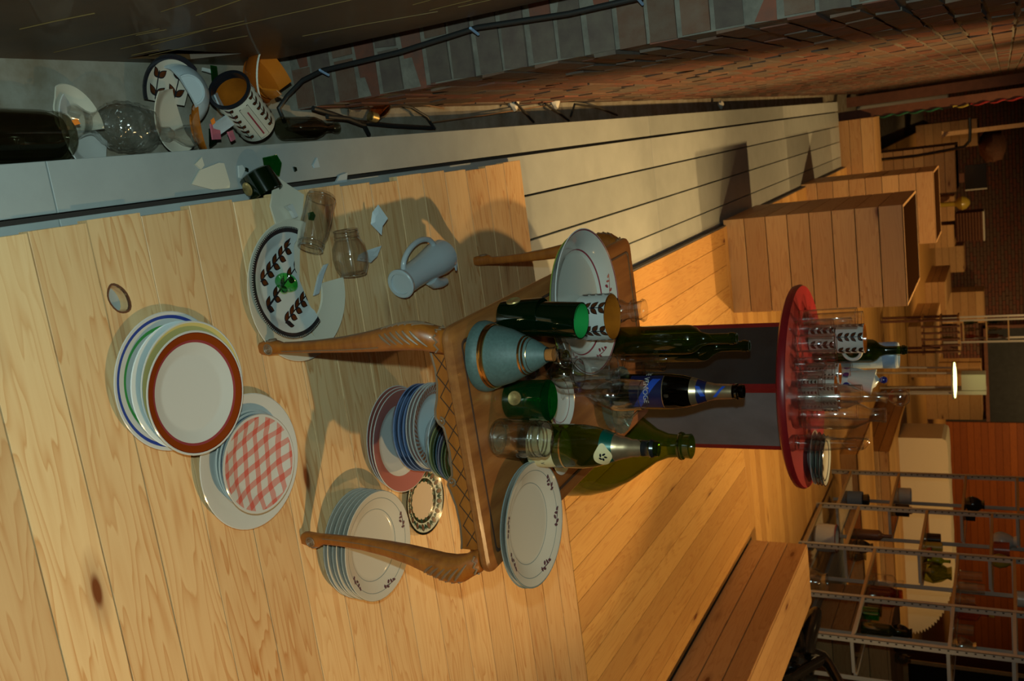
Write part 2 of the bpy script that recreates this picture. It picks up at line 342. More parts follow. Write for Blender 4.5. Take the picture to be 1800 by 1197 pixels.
# brick wall on the left
wl = struct(MB().box((-1.3, 2.10, -.20), (-.209, 25, 4.2)).build('wall_left', 'mortar'))
BR = []
for mname in ('brick_red', 'brick_brown', 'brick_grey', 'brick_red'):
    b = MB(); b.box((-.030, -.108, -.031), (.030, .108, .031)); v = []
    for q in b.v: v.append(tuple(c+random.uniform(-.0045, .0045) for c in q))
    b.v = v; BR.append(b.mesh('brick', mname))
cand = []
for r in range(45):
    z = -.165+.0745*r; off = .11 if r % 2 else 0
    for k in range(101):
        yy = 2.21+off+.2255*k
        if yy < 24.8: cand.append((((yy-2.0)**2)*1.0+(z-1.2)**2*2.0, yy, z))
cand.sort()
rest = {0: MB(), 1: MB(), 2: MB()}
for i, (_, yy, z) in enumerate(cand):
    x = -.2345+random.uniform(-.0025, .0025); me = BR[random.randrange(4)]
    if i < 255: link('brick', me, wl, (x, yy, z), (random.uniform(-.012, .012), 0, random.uniform(-.010, .010)))
    else: rest[random.randrange(3)].box((x-.03, yy-.108, z-.031), (x+.03+random.uniform(-.001, .001), yy+.108, z+.031))
for i, mname in enumerate(('brick_red', 'brick_brown', 'brick_grey')):
    o = rest[i].build('brickwork', mname, wl); o['kind'] = 'stuff'
hd = MB().box((-.030, -.052, -.031), (.030, .052, .031)).mesh('brick', 'brick_brown'); hd2 = MB().box((-.030, -.052, -.031), (.030, .052, .031)).mesh('brick', 'brick_grey')
for r in range(42):                                            # end face of the wall, turned to the camera
    z = -.165+.0745*r; j = lambda: random.uniform(-.003, .003)
    xs = [(-.3175, 1), (-.5450, 1)] if r % 2 else [(-.2640, 0), (-.4310, 1)]
    for x, full in xs: link('brick', BR[random.randrange(4)] if full else random.choice((hd, hd2)), wl, (x+j(), 2.126+j(), z), (j(), 0, PI/2+j()*3))
# rusty steel plate standing in front of the wall, with a slot near its foot
pn = link('wall_panel', None, None, (-.325, 0, 0)); struct(pn)
slot = [(-0.325,1.506,-0.159), (-0.325,1.520,-0.042), (-0.325,1.749,-0.047), (-0.325,1.675,-0.139)]
TM = Matrix(((0, 0, 1), (1, 0, 0), (0, 1, 0)))
o = holed([(-1.5, -.2), (1.925, -.2), (1.96, 1.0), (1.985, 2.6), (-1.5, 2.6)], [[(p[1], p[2]) for p in slot]], -.012, 0, 'steel_sheet', 'rust', pn, (0, 0, 0)); o.rotation_euler = TM.to_euler()
MB().box((-.12, .9, -.2), (-.09, 1.9, .25)).build('slot_dark_backing', 'joint_dark', pn)  # dark sheet added behind the slot so its opening reads as shade
sc = MB(); rs = random.Random(3)
for i in range(46):
    a = rs.uniform(.6, 1.8); zz = rs.uniform(-.15, 1.3); l = rs.uniform(.05, .4); sl = rs.uniform(-.25, .35)
    sc.tube([(.0004, a, zz), (.0004, a+l*sl*.4, zz+l*.5), (.0004, a+l*sl, zz+l)], rs.uniform(.0005, .0013), 4)
o = sc.build('scratch_marks', 'scratch', pn); o['kind'] = 'stuff'
# far walls
wb = struct(MB().box((-1.3, 25, -.2), (17, 25.2, 5)).build('wall_back', 'joint_dark'))
z = 0.0; wx = (8.111,25.000,1.006)[0]
while z < 4.6:
    plank(wb, 'pine_wall', wx, 16.4, 24.97, 25.0, z+.003, z+.157, name='cladding_board', ch=0); z += .16
bb = {0: MB(), 1: MB()}
for r in range(58):
    for k in range(44): bb[random.randrange(2)].box((-1.2+.2255*k+(.11 if r % 2 else 0), 24.97+random.uniform(0, .012), -.165+.0745*r-.031), (-1.2+.2255*k+.216+(.11 if r % 2 else 0), 25.0, -.165+.0745*r+.031)) if -1.2+.2255*k < wx-.3 else None
for i, mname in enumerate(('brick_red', 'brick_brown')): o = bb[i].build('brickwork', mname, wb); o['kind'] = 'stuff'
d0, d1 = (5.657,24.900,1.016), (8.049,24.900,0.946)
dr = struct(link('door_1', None)); MB().box((d0[0], 24.86, d0[2]), (d1[0], 24.95, 3.6)).build('door_leaf', 'column_dark', dr); MB().box((d0[0]-.08, 24.84, d0[2]-.08), (d0[0], 24.96, 3.6)).build('door_frame', 'rail_wood', dr)
MB().box((d0[0]-.08, 24.84, d0[2]-.08), (d1[0], 24.86, d0[2])).build('door_sill', 'rail_wood', dr)
wr = struct(MB().box((16.5, 9, -.2), (16.7, 25, 5)).build('wall_right', 'lining_dark'))
# ---------------------------------------------------------------- pine blocks
def boards(root, x0, x1, y0, y1, z0, z1, face, n, mat='pine_box', t=.018):
    h = (z1-z0)/n
    for i in range(n):
        a, b = z0+i*h+.0028, z0+(i+1)*h-.0028
        me_key = ('fb', face, round(x1-x0, 3), round(y1-y0, 3), round(b-a, 3), mat)
        if face in 'fk': lx, y_ = x1-x0, (y0 if face == 'f' else y1-t)
        else: lx, y_ = y1-y0, None
        if me_key not in PL: PL[me_key] = MB().box((-lx/2, -t/2, -(b-a)/2), (lx/2, t/2, (b-a)/2), .002).mesh('plank', mat)
        if face in 'fk': link('plank', PL[me_key], root, ((x0+x1)/2, y_+t/2, (a+b)/2))
        else: link('plank', PL[me_key], root, ((x0+t/2) if face == 'l' else (x1-t/2), (y0+y1)/2, (a+b)/2), (0, 0, PI/2))
def pine_box(label, x0, x1, y0, y1, z0, h, n, lid=None, lidn=4, base=0, group='pine display boxes'):
    root = thing('display_box', label, 'box', (x0, y0, z0), None, group); X, Yl = x1-x0, y1-y0
    boards(root, 0, X, 0, Yl, base, h, 'f', n); boards(root, 0, X, .018, Yl, base, h, 'l', n); boards(root, 0, X, .018, Yl, base, h, 'r', n); boards(root, .018, X-.018, 0, Yl, base, h, 'k', n)
    if lid:
        w = Yl/lidn
        for i in range(lidn): plank(root, lid, .002, X-.002, i*w+.001, (i+1)*w-.001, h, h+.018)
    else:
        MB().box((.018, .018, h-.10), (X-.018, Yl-.018, h-.088)).build('inner_tray', 'lining_dark', root)
        f = MB(); f.box((0, 0, h), (X, .016, h+.004)); f.box((0, Yl-.016, h), (X, Yl, h+.004)); f.box((0, .016, h), (.016, Yl-.016, h+.004)); f.box((X-.016, .016, h), (X, Yl-.016, h+.004)); f.build('rim', 'pine_box', root)
        MB().box((.016, .016, h-.006), (X-.016, Yl-.016, h+.001)).build('dark_lid', 'lining_dark', root)
    return root
pine_box('tall pine box with dark lid, nearest to the red round table', .562, 1.153, 5.72, 6.60, -.02, 1.038, 8)
pine_box('tall pine box half hidden behind the nearest box, front brightly lit', .575, 1.168, 8.41, 9.1, -.044, 1.057, 8)
pine_box('third tall pine box in the row along the brick wall', .60, 1.193, 13.2, 14.0, 0, .97, 8)
pine_box('low pale pine step at the far end of the grey deck', .10, .70, 10.80, 11.3, -.19, .48, 4, 'pine_box', 4)
w0_, w1_ = (0.461,20.000,1.068), (0.970,20.000,1.052)
pine_box('small pine box in the dark beside the brick wall', w0_[0], w1_[0], 20.0, 20.8, 0, w0_[2], 7, None)
# bench beside the walkway
t = thing('pine_bench', 'long low pine bench of three side boards on the right of the walkway', 'bench', (2.662, 2.2, 0))
boards(t, 0, .40, 0, 3.42, .004, .366, 'l', 3); boards(t, .018, .40, 0, 3.42, .004, .366, 'k', 3)
for i in range(4): plank(t, 'pine_box', .018+.096*i, .018+.096*i+.094, 0, 3.42, .366-.02, .366, 'y')
MB().box((.02, .02, -.02), (.36, 3.38, .006)).build('plinth', 'joint_dark', t)
# raised stage, steps and blocks behind the shelves
t = thing('pine_stage', 'broad raised pine stage carrying the pale pleated form', 'stage', (3.72, 10.35, 0))
boards(t, 0, 5.2, 0, 2.55, 0, .327, 'f', 3); boards(t, 0, 5.2, .018, 2.55, 0, .327, 'l', 3)
for i in range(16): plank(t, 'pine_mid', 0, 5.2, i*.159, i*.159+.157, .31, .329)
t = thing('pine_step', 'low pine step in front of the raised stage', 'step', (3.34, 9.18, 0))
boards(t, 0, 5.4, 0, 1.1, 0, .17, 'f', 1); boards(t, 0, 5.4, .018, 1.1, 0, .17, 'l', 1)
for i in range(8): plank(t, 'pine_mid', 0, 5.4, i*.14, i*.14+.137, .155, .173)
t = thing('grey_platform', 'grey painted low platform behind the metal shelves', 'platform', (4.05, 6.0, 0))
for i in range(8): plank(t, 'grey_paint', .17*i, .17*i+.163, 0, 2.9, 0, .03, 'y', 'deck_board')
pine_box('low pine counter at the right edge behind the bench', 4.15, 5.6, 7.2, 8.0, .031, .57, 4, 'pine_box', 4)
pine_box('long pine block in front of the slatted wooden rack', 3.71, 4.6, 16.6, 18.6, 0, .37, 3, 'pine_box', 4)
pine_box('pine block farther back, left of the long block, front lit', 3.66, 4.25, 20.5, 22.6, 0, .36, 3, 'pine_box', 4)
e0_, e1_ = (3.416,23.800,0.590), (4.035,23.800,0.569)
pine_box('square pine block before the far brick wall', e0_[0], e1_[0], 23.8, 24.5, 0, e0_[2], 4, 'pine_box', 3)
e0_, e1_ = (4.556,24.000,0.978), (5.312,24.000,0.955)
pine_box('taller pine cabinet against the far brick wall', e0_[0], e1_[0], 24.0, 24.7, 0, e0_[2], 6, 'pine_box', 4)
e0_, e1_ = (2.077,22.000,0.513), (2.601,22.000,0.494)
pine_box('small brown pine crate left of its twin by the woven basket', e0_[0], e1_[0], 22.0, 22.6, 0, e0_[2], 4, 'pine_box', 3)
e0_, e1_ = (2.687,22.000,0.491), (3.169,22.000,0.473)
pine_box('brown pine crate right of its twin under the woven basket', e0_[0], e1_[0], 22.0, 22.6, 0, e0_[2], 4, 'pine_box', 3)
e0_, e1_ = (5.201,19.500,0.981), (6.282,19.500,0.947)
pine_box('tall pale pine cupboard behind the bright little lamp', e0_[0], e1_[0], 19.5, 20.2, 0, e0_[2], 5, 'pine_box', 4)
# pleated pale form
pts = [(0, 0), (0, .47), (.02, .51), (.06, .525)]
for i in range(9): pts.append((.1+1.45*i/8, .525+(.004 if i % 2 else 0)))
for i in range(1, 46):
    a = PI/2*(1-i/45); k = 1.0+(.045 if i % 2 else 0); pts.append((1.55+.98*math.cos(a)*k, .525*math.sin(a)*k))
pts.append((2.53, 0))
lf = tag(MB().prism(pts, 0, .55, Matrix(((1, 0, 0), (0, 0, 1), (0, 1, 0))).to_4x4()).build('pleated_form', 'white_paper', None, (3.86, 11.25, .330)), 'large pale pleated paper form with a toothed curved end on the raised stage', 'paper form')
# ---------------------------------------------------------------- pots, plates, glasses
def prof_plate(r, h=.024, t=.004, well=.62, foot=.5):
    return [(0, .002), (foot*r-.004, .002), (foot*r-.003, 0), (foot*r, 0), (foot*r+.002, .003), (well*r+.006, .004), (r*.80, h*.55), (r, h-.0025), (r+.001, h-.001), (r-.001, h), (r*.80, h*.55+t), (well*r+.004, .008), (well*r-.004, .0065), (0, .006)]
def prof_bowl(r, h, t=.004):
    return [(0, .002), (r*.42, .002), (r*.43, 0), (r*.48, 0), (r*.5, .004), (r*.78, h*.35), (r*.93, h*.72), (r, h-.002), (r-.002, h), (r*.93-t, h*.74), (r*.76, h*.4), (r*.45, .010), (0, .007)]
def zin(prof, r):
    """inside height of a plate profile at radius r"""
    k = max(range(len(prof)), key=lambda i: prof[i][0]); ins = prof[k:]
    for (r1, z1), (r0, z0) in zip(ins, ins[1:]):
        if r0 <= r <= r1: return z0+(z1-z0)*(r-r0)/max(1e-6, r1-r0)
    return ins[-1][1]
def decal(mb, poly, zf, d=.0006):
    cx = sum(p[0] for p in poly)/len(poly); cyy = sum(p[1] for p in poly)/len(poly); n = len(poly)
    mid = [((p[0]+cx)/2, (p[1]+cyy)/2) for p in poly]
    vs = [zf(cx, cyy, d)]+[zf(p[0], p[1], d) for p in mid]+[zf(p[0], p[1], d) for p in poly]
    fs = [(0, 1+i, 1+(i+1) % n) for i in range(n)]+[(1+i, 1+n+i, 1+n+(i+1) % n, 1+(i+1) % n) for i in range(n)]
    mb.add(vs, fs, True)
def leafpoly(x, y, l, w, a, n=7):
    up = [(l*i/n, w*math.sin(PI*(i/n)**.85)) for i in range(n+1)]; pts = up+[(p[0], -p[1]) for p in reversed(up[1:-1])]
    return [(x+p[0]*math.cos(a)-p[1]*math.sin(a), y+p[0]*math.sin(a)+p[1]*math.cos(a)) for p in pts]
def strip(mb, pts, w, zf, d=.0006):
    vs = []; n = len(pts)
    for i, p in enumerate(pts):
        q0, q1 = pts[max(0, i-1)], pts[min(n-1, i+1)]; a = math.atan2(q1[1]-q0[1], q1[0]-q0[0])+PI/2
        vs += [zf(p[0]+w*math.cos(a), p[1]+w*math.sin(a), d), zf(p[0]-w*math.cos(a), p[1]-w*math.sin(a), d)]
    mb.add(vs, [(2*i, 2*i+1, 2*i+3, 2*i+2) for i in range(n-1)], True)
def sprig(dark, fill, x, y, a, l, zf, n=3, ls=1.0, fern=False):
    """a stem with pairs of brown leaves outlined in black"""
    ex, ey = x+l*math.cos(a), y+l*math.sin(a)
    strip(dark, [(x+(ex-x)*i/8, y+(ey-y)*i/8) for i in range(9)], .0016*ls, zf, .0007)
    for k in range(n):
        f = (.02+.80*k/max(1, n-1) if fern else .12+.62*k/max(1, n-1)) if n > 1 else .4
        px, py = x+(ex-x)*f, y+(ey-y)*f
        for sgn in (-1, 1):
            aa = a+sgn*.72; L_, W_ = .034*ls*(1-.1*k), .0085*ls
            if fern: aa, L_, W_ = (a+.45, .032*ls, .0076*ls) if sgn > 0 else (a-1.0, .026*ls, .0088*ls)
            decal(dark, leafpoly(px, py, L_, W_, aa), zf, .0006)
            decal(fill, leafpoly(px+.0042*ls*math.cos(aa), py+.0042*ls*math.sin(aa), L_-.0075*ls, W_*.70, aa), zf, .0010)
def plate_z(prof): return lambda x, y, d: (x, y, zin(prof, math.hypot(x, y))+d)
def cyl_z(rf): return lambda u, v, d: ((rf(v)+d)*math.sin(u/rf(v)), -(rf(v)+d)*math.cos(u/rf(v)), v)
def plate(label, loc, r, mat, h=.024, tilt=(0, 0, 0), group=None, name='plate', cat='plate', prof=None, seg=56, sq=(1, 1)):
    p = prof or prof_plate(r, h)
    o = MB().lathe(p, seg, sq=sq).build(name, mat, None, loc, tilt, 30); tag(o, label, cat, group); return o
def floral(o, prof, r, spots, parent, col='print_plum'):
    zf = plate_z(prof); mb = MB()
    for a in spots:
        for k in range(5):
            aa = a+(-.16+.08*k); rr = r*(.84+.035*math.sin(k*2.1)); decal(mb, ell(rr*math.cos(aa), rr*math.sin(aa), .0058, .0034, 8, aa+k), zf)
        strip(mb, [(r*(.86+.03*math.sin(6*q))*math.cos(a+q), r*(.86+.03*math.sin(6*q))*math.sin(a+q)) for q in [-.2+.05*i for i in range(9)]], .0009, zf)
    mb.build('flower_print', col, parent)['kind'] = 'stuff'
WH = (.53, .53, .50); GR = (.22, .26, .25)
# --- stack of striped plates, front left
gA = 'striped plates stacked at the front of the platform'
ma = china('plate_blue_green', .143, [(0, WH), (.745, (.06, .30, .06)), (.795, WH), (.885, (.02, .045, .26)), (.93, WH)])
plate('white dinner plate with blue and green rings, bottom of the front stack', (0.357,1.294,0.014), .143, ma, group=gA)
plate('pale bluish soup plate, second from the bottom of the front stack', (0.370,1.310,0.024), .132, china('plate_pale', .132, [(0, (.60, .68, .72)), (.9, (.66, .72, .74))]), group=gA).location.z = .0115
plate('yellow rimmed plate just under the brown ringed top plate', (0.378,1.327,0.035), .136, china('plate_yellow', .136, [(0, WH), (.80, (.55, .45, .16)), (.955, WH)]), group=gA).location.z = .023
plate('white plate with broad brown ring on top of the front stack', (0.390,1.319,0.050), .129, china('plate_brown', .129, [(0, WH), (.795, (.26, .045, .05)), (.835, (.21, .036, .005)), (.94, (.10, .014, .01)), (.953, WH)]), group=gA).location.z = .036
for o in COL.objects:
    if o.get('group') == gA and 'bottom of the front' in o['label'] and 'second' not in o['label']: o.location.z = .0005
# --- big platter with small plates and red gingham plate
b0 = (0.593,1.461,0.016)
plate('large plain white platter under the small gingham plate stack', (b0[0], b0[1], .0005), .153, 'white_china', .026)
b1 = (0.588,1.464,0.030)
for k, (lab, mt) in enumerate((('small white plate with grey scalloped print, lowest on the platter', china('plate_grey1', .112, [(0, WH), (.86, GR), (.93, WH)])), ('small white plate with blue grey edge in the middle on the platter', china('plate_grey2', .110, [(0, WH), (.90, (.10, .12, .16)), (.94, WH)])), ('small white plate directly under the red gingham plate', china('plate_grey3', .112, [(0, WH), (.93, GR), (.965, WH)])))):
    plate(lab, (b1[0]+.004*k, b1[1]-.002*k, .009+.0105*k), .110, mt, .018, group='small plates on the white platter')
b2 = (0.595,1.452,0.060)
plate('small white plate with red gingham checks on top of the white platter stack', (b2[0], b2[1], .041), .111, china('plate_gingham', .111, [(0, WH), (.975, (.4, .35, .3)), (.99, WH)], gingham=(R(14), .034, (1.0, .16, .09))), .019, group='small plates on the white platter')
# --- six floral plates by the front right leg
gC = 'floral soup plates stacked by the right table leg'; c0 = (0.934,1.771,0.095)
rC = .140; pC = prof_plate(rC, .026); mc = china('plate_floral', rC, [(0, (.56, .52, .44)), (.64, GR), (.652, (.57, .53, .45)), (.845, GR), (.857, (.57, .53, .45)), (.98, GR)])
meC = MB().lathe(pC, 56).mesh('plate', mc, 30)
names = ['lowest', 'second from the bottom', 'third from the bottom', 'fourth from the bottom', 'second from the top', 'top']
for k in range(6):
    o = link('plate', meC, None, (c0[0]-.003+.0006*k, c0[1]-.003*(k % 2), .0005+.0138*k), (0, 0, .3*k))
    tag(o, 'thin ringed cream soup plate, %s of the stack by the right leg' % names[k] if k < 5 else 'cream floral plate with grey rings on top of the stack by the right leg', 'plate', gC)
    if k == 5: o.rotation_euler = (0, 0, 0); floral(o, pC, rC, [R(100), R(-62), R(10)], o)
# --- tall mixed stack under the table
gD = 'mixed plates stacked beneath the table'; d0 = (0.723,2.016,0.030); zz = .0005
PINK = (.40, .14, .115); BLUE = (.15, .22, .40)
for k, lab in enumerate(('pink rimmed plate at the very bottom of the stack under the table', 'second pink rimmed plate from the floor under the table', 'broad pink rimmed plate beneath the blue bowls')):
    plate(lab, (d0[0]+.004*k, d0[1]-.004*k, zz), .143, china('plate_pink%d' % k, .143, [(0, WH), (.68, PINK), (.965, WH)]), .024, group=gD); zz += .0125
d1 = (0.700,2.035,0.070)
zz += .006
for k, lab in enumerate(('blue bowl at the bottom of the blue group under the table', 'second blue bowl from the bottom under the table', 'third blue bowl from the bottom under the table', 'topmost blue bowl below the red lined plates')):
    plate(lab, (d1[0], d1[1], zz), .112, china('bowl_blue%d' % k, .122, [(0, BLUE), (1.0, BLUE)]), group=gD, prof=prof_bowl(.122, .044), name='bowl', cat='bowl'); zz += .0155
zz += .022; d2 = (0.684,2.003,0.130)
for k, lab in enumerate(('white plate with a red line, lower of two under the table', 'white plate with a red line, upper of two under the table')):
    plate(lab, (d2[0], d2[1], zz), .117, china('plate_redline%d' % k, .117, [(0, WH), (.90, (.35, .07, .05)), (.93, WH)]), .022, group=gD); zz += .0115
plate('white plate with slanted orange brown dashes round its rim under the table', (d2[0], d2[1], zz), .119, china('plate_dash', .119, [(0, (.60, .68, .70)), (.70, WH)], dash=[(.80, .93, 54, (.42, .11, .025), 6), (.72, .785, 54, (.42, .11, .025), 6)]), .024, group=gD); zz += .014
d3 = (0.712,1.982,0.190)
plate('plain pale bowl on the dashed plate under the table', (d3[0]+.004, d3[1]+.004, zz), .086, 'blue_white_china', group=gD, prof=prof_bowl(.086, .038), name='bowl', cat='bowl'); zz += .020
d4 = (0.742,1.969,0.220)
for k, (lab, cc, rr) in enumerate((('grey speckled saucer, lowest of the small saucers under the table', (.30, .30, .26), .085), ('yellow green saucer under the table apron', (.26, .27, .08), .082), ('dark green saucer above the yellow green one', (.035, .07, .035), .080), ('deep blue saucer in the middle of the small saucers', (.03, .07, .14), .078), ('violet grey saucer near the top of the stack under the table', (.16, .15, .24), .080), ('olive green saucer with pale edge, second from the top under the table', (.10, .13, .035), .078), ('green edged cream saucer on top of the stack under the table', (.07, .10, .03), .076))):
    plate(lab, (d4[0]-.012+.002*k, d4[1]+.010-.006*k, zz+.006*k*.3), rr, china('saucer%d' % k, rr, [(0, (.55, .5, .42)), (.55, cc), (.93, (.5, .5, .42)), (.965, cc)], rough=.1), .020, tilt=(R(4), R(3), 0), group=gD, name='saucer', cat='saucer'); zz += .0098
# --- patterned saucer on the floor
e0 = (0.952,2.104,0.012); rE = .098; pE = prof_plate(rE, .020, well=.55)
sE = plate('cream saucer with dark patterned rim flat on the floor beside the pink plates', (e0[0], e0[1], .0005), rE, china('saucer_pattern', rE, [(0, (.60, .47, .33)), (.56, (.035, .03, .015)), (.66, (.55, .56, .45)), (.92, (.012, .014, .01))]), .02, prof=pE, name='saucer', cat='saucer')
mb1, mb2 = MB(), MB(); zf = plate_z(pE)
for k in range(16):
    a = 2*PI*k/16; q = .80*rE
    decal(mb1, ell(q*math.cos(a), q*math.sin(a), .0085, .0062, 12, a), zf); decal(mb2, ell(q*math.cos(a), q*math.sin(a), .0105, .008, 12, a), zf, .0004)
    for s in (-1, 0, 1): decal(mb2, leafpoly(.71*rE*math.cos(a+PI/16), .71*rE*math.sin(a+PI/16), .018, .0026, a+PI/16+s*.5), zf)
    decal(mb2, ell(.60*rE*math.cos(a), .60*rE*math.sin(a), .006, .006, 8), zf, .0003)
mb1.build('dot_print', 'clay_brown', sE)['kind'] = 'stuff'; mb2.build('leaf_print', 'print_green', sE)['kind'] = 'stuff'
# ---------------------------------------------------------------- broken leaf plate, platter and shards
def clip(o_mesh, planes, thick_mat=None):
    bm = bmesh.new(); bm.from_mesh(o_mesh)
    for co, no in planes:
        g = list(bm.verts)+list(bm.edges)+list(bm.faces)
        r = bmesh.ops.bisect_plane(bm, geom=g, plane_co=co, plane_no=no, clear_outer=True)
        es = [e for e in r['geom_cut'] if isinstance(e, bmesh.types.BMEdge)]
        if thick_mat: bmesh.ops.edgeloop_fill(bm, edges=es)
    bm.to_mesh(o_mesh); bm.free(); return o_mesh
def bite(me, lines):
    """break a piece off: delete what lies beyond all the lines, given as (point, outward normal)"""
    bm = bmesh.new(); bm.from_mesh(me)
    for co, no in lines: bmesh.ops.bisect_plane(bm, geom=list(bm.verts)+list(bm.edges)+list(bm.faces), plane_co=co, plane_no=no)
    bad = [f for f in bm.faces if all((f.calc_center_median()-Vector(c)).dot(Vector(n)) > 0 for c, n in lines)]
    bmesh.ops.delete(bm, geom=bad, context='FACES')
    bmesh.ops.edgeloop_fill(bm, edges=[e for e in bm.edges if e.is_boundary]) if len(me.polygons) > 500 else None
    bm.to_mesh(me); bm.free(); return me
def edge_line(p, q, c):
    """vertical cut through two points of the floor, facing away from the visitor; c = centre of the piece"""
    n = Vector((-(q[1]-p[1]), q[0]-p[0], 0)).normalized()
    if n.y < 0: n = -n
    return ((p[0]-c[0], p[1]-c[1], 0), n)
pw0 = (0.248,1.719,0.012); rW = .172
PPl = prof_plate(rW, .024, well=.66)
meW = bite(MB().lathe(PPl, 72).mesh('platter', 'cream_china', 30), [edge_line((0.074,1.792,0.010), (0.264,1.736,0.010), pw0), edge_line((0.291,1.729,0.010), (0.392,1.763,0.010), pw0)])
o = tag(link('broken_platter', meW, None, (pw0[0], pw0[1], .0005)), 'left half of a broken cream platter lying under the leaf patterned plate', 'broken plate')
q0 = (0.254,1.741,0.012); e0_ = (0.245,1.935,0.012); e1_ = (0.406,1.770,0.012)
aa0, aa1 = math.atan2(e1_[1]-q0[1], e1_[0]-q0[0]), math.atan2(e0_[1]-q0[1], e0_[0]-q0[0])
sec = MB().lathe([(.086, .004), (.105, .006), (.128, .012), (.156, .0225), (.157, .025), (.155, .0265), (.127, .017), (.107, .011), (.088, .0085), (.086, .004)], 26, a0=aa0, a1=aa1)
tag(sec.build('platter_fragment', 'cream_china', None, (q0[0], q0[1], -.003)), 'curved cream rim fragment of the broken platter beside the leaf plate', 'fragment')
pl0 = (0.224,1.692,0.030); rL = .134; pLf = prof_plate(rL, .021, well=.70)
lt = thing('broken_leaf_plate', 'broken white plate with black rim and brown leaf sprigs near the front left', 'broken plate', (pl0[0], pl0[1], .012), (0, 0, R(0)))
cutp = [edge_line((0.070,1.752,0.025), (0.192,1.724,0.025), pl0), edge_line((0.192,1.724,0.025), (0.338,1.768,0.025), pl0)]
meL = bite(MB().lathe(pLf, 72).mesh('plate_body', china('plate_leaf', rL, [(0, (.46, .50, .49)), (.885, (.02, .02, .022)), (.955, (.30, .30, .26))], dash=[(.945, .995, 150, (.02, .02, .022), 0)]), 30), cutp)
link('plate_body', meL, lt)
dk, fi = MB(), MB(); zf = plate_z(pLf)
for p, q, n in (((0.205,1.600,0.025), (0.132,1.723,0.025), 5), ((0.270,1.602,0.025), (0.179,1.750,0.025), 5), ((0.316,1.655,0.025), (0.256,1.764,0.025), 5)):
    dx, dy = q[0]-p[0], q[1]-p[1]; sprig(dk, fi, p[0]-pl0[0], p[1]-pl0[1], math.atan2(dy, dx), math.hypot(dx, dy), zf, n, 1.0, True)
link('leaf_print', bite(dk.mesh('leaf_print', 'print_black'), cutp), lt)['kind'] = 'stuff'; link('leaf_print', bite(fi.mesh('leaf_print', 'print_brown'), cutp), lt)['kind'] = 'stuff'
def shard(label, loc, pts, t=.004, rot=(0, 0, 0), mat='white_china', bend=0.0, name='china_shard', cat='shard', group=None, parent=None):
    n = len(pts); cx = sum(p[0] for p in pts)/n; cyy = sum(p[1] for p in pts)/n
    ring = [(p[0]*.5+cx*.5, p[1]*.5+cyy*.5) for p in pts]
    z = lambda x, y: bend*(x*x+y*y)/.01*.01
    top = [(cx, cyy, z(cx, cyy)+t)]+[(x, y, z(x, y)+t) for x, y in ring]+[(x, y, z(x, y)+t) for x, y in pts]
    bot = [(x, y, q-t) for x, y, q in top]; m_ = 1+2*n
    fs = []
    for i in range(n):
        j = (i+1) % n; fs += [(0, 1+i, 1+j), (1+i, 1+n+i, 1+n+j, 1+j), (m_, m_+1+j, m_+1+i), (m_+1+i, m_+1+j, m_+1+n+j, m_+1+n+i), (1+n+i, m_+1+n+i, m_+1+n+j, 1+n+j)]
    o = MB().add(top+bot, fs).build(name, mat, parent, loc, rot)
    if label: tag(o, label, cat, group)
    return o
def px_poly(pts): # outline on the boards -> centre and local points
    cx = sum(p[0] for p in pts)/len(pts); cyy = sum(p[1] for p in pts)/len(pts)
    return (cx, cyy), [(p[0]-cx, p[1]-cyy) for p in pts]
gS = 'shards scattered on the boards'
def floor_shard(label, world, z, mat='white_china', t=.004, bend=0.0, rot=(0, 0, 0), cat='shard', name='china_shard'):
    c, p = px_poly([(w[0], w[1]) for w in world]); return shard(label, (c[0], c[1], z), p, t, rot, mat, bend, name, cat, gS)
floor_shard('large cream china shard lying on the grey edge board', [(-0.035,1.510,-0.040), (-0.064,1.541,-0.040), (-0.076,1.602,-0.040), (-0.074,1.618,-0.040), (-0.027,1.625,-0.040), (-0.017,1.621,-0.040), (-0.017,1.569,-0.040)], ZD+.0005, 'cream_china')
floor_shard('small cream china chip next to the large cream shard', [(-0.078,1.531,-0.040), (-0.092,1.554,-0.040), (-0.073,1.557,-0.040), (-0.065,1.545,-0.040)], ZD+.0005, 'cream_china')
floor_shard('thin curved white chip between the cream shard and the green bottle base', [(-0.065,1.663,-0.040), (-0.066,1.675,-0.040), (-0.055,1.683,-0.040), (-0.035,1.663,-0.040), (-0.038,1.658,-0.040)], ZD+.0005)
floor_shard('small pale chip alone on the grey edge board', [(-0.048,1.932,-0.040), (-0.066,1.953,-0.040), (-0.040,1.957,-0.040), (-0.040,1.936,-0.040)], ZD+.0005, 'blue_white_china')
floor_shard('thin pale chip lying across the dark joint of the grey boards', [(0.007,2.005,-0.040), (-0.013,2.032,-0.040), (-0.018,2.067,-0.040), (0.007,2.057,-0.040)], ZD+.0005, 'blue_white_china', .006)
floor_shard('white wedge of a broken plate beside the green bottle base', [(-0.031,1.729,0.010), (-0.003,1.775,0.010), (0.023,1.819,0.010), (0.064,1.803,0.010), (0.100,1.776,0.010), (0.093,1.703,0.010), (0.038,1.694,0.010)], .001, 'cream_china', .005, .25)
floor_shard('small pale sliver leaning on the white plate wedge', [(0.044,1.732,0.020), (0.040,1.754,0.020), (0.072,1.766,0.020), (0.075,1.755,0.020), (0.056,1.747,0.020)], .012, 'white_china', .010)
floor_shard('narrow white sliver between the leaf plate and the round jar', [(0.228,1.807,0.010), (0.204,1.837,0.010), (0.203,1.851,0.010), (0.226,1.828,0.010), (0.270,1.796,0.010), (0.272,1.778,0.010)], .0135, 'blue_white_china', .006)
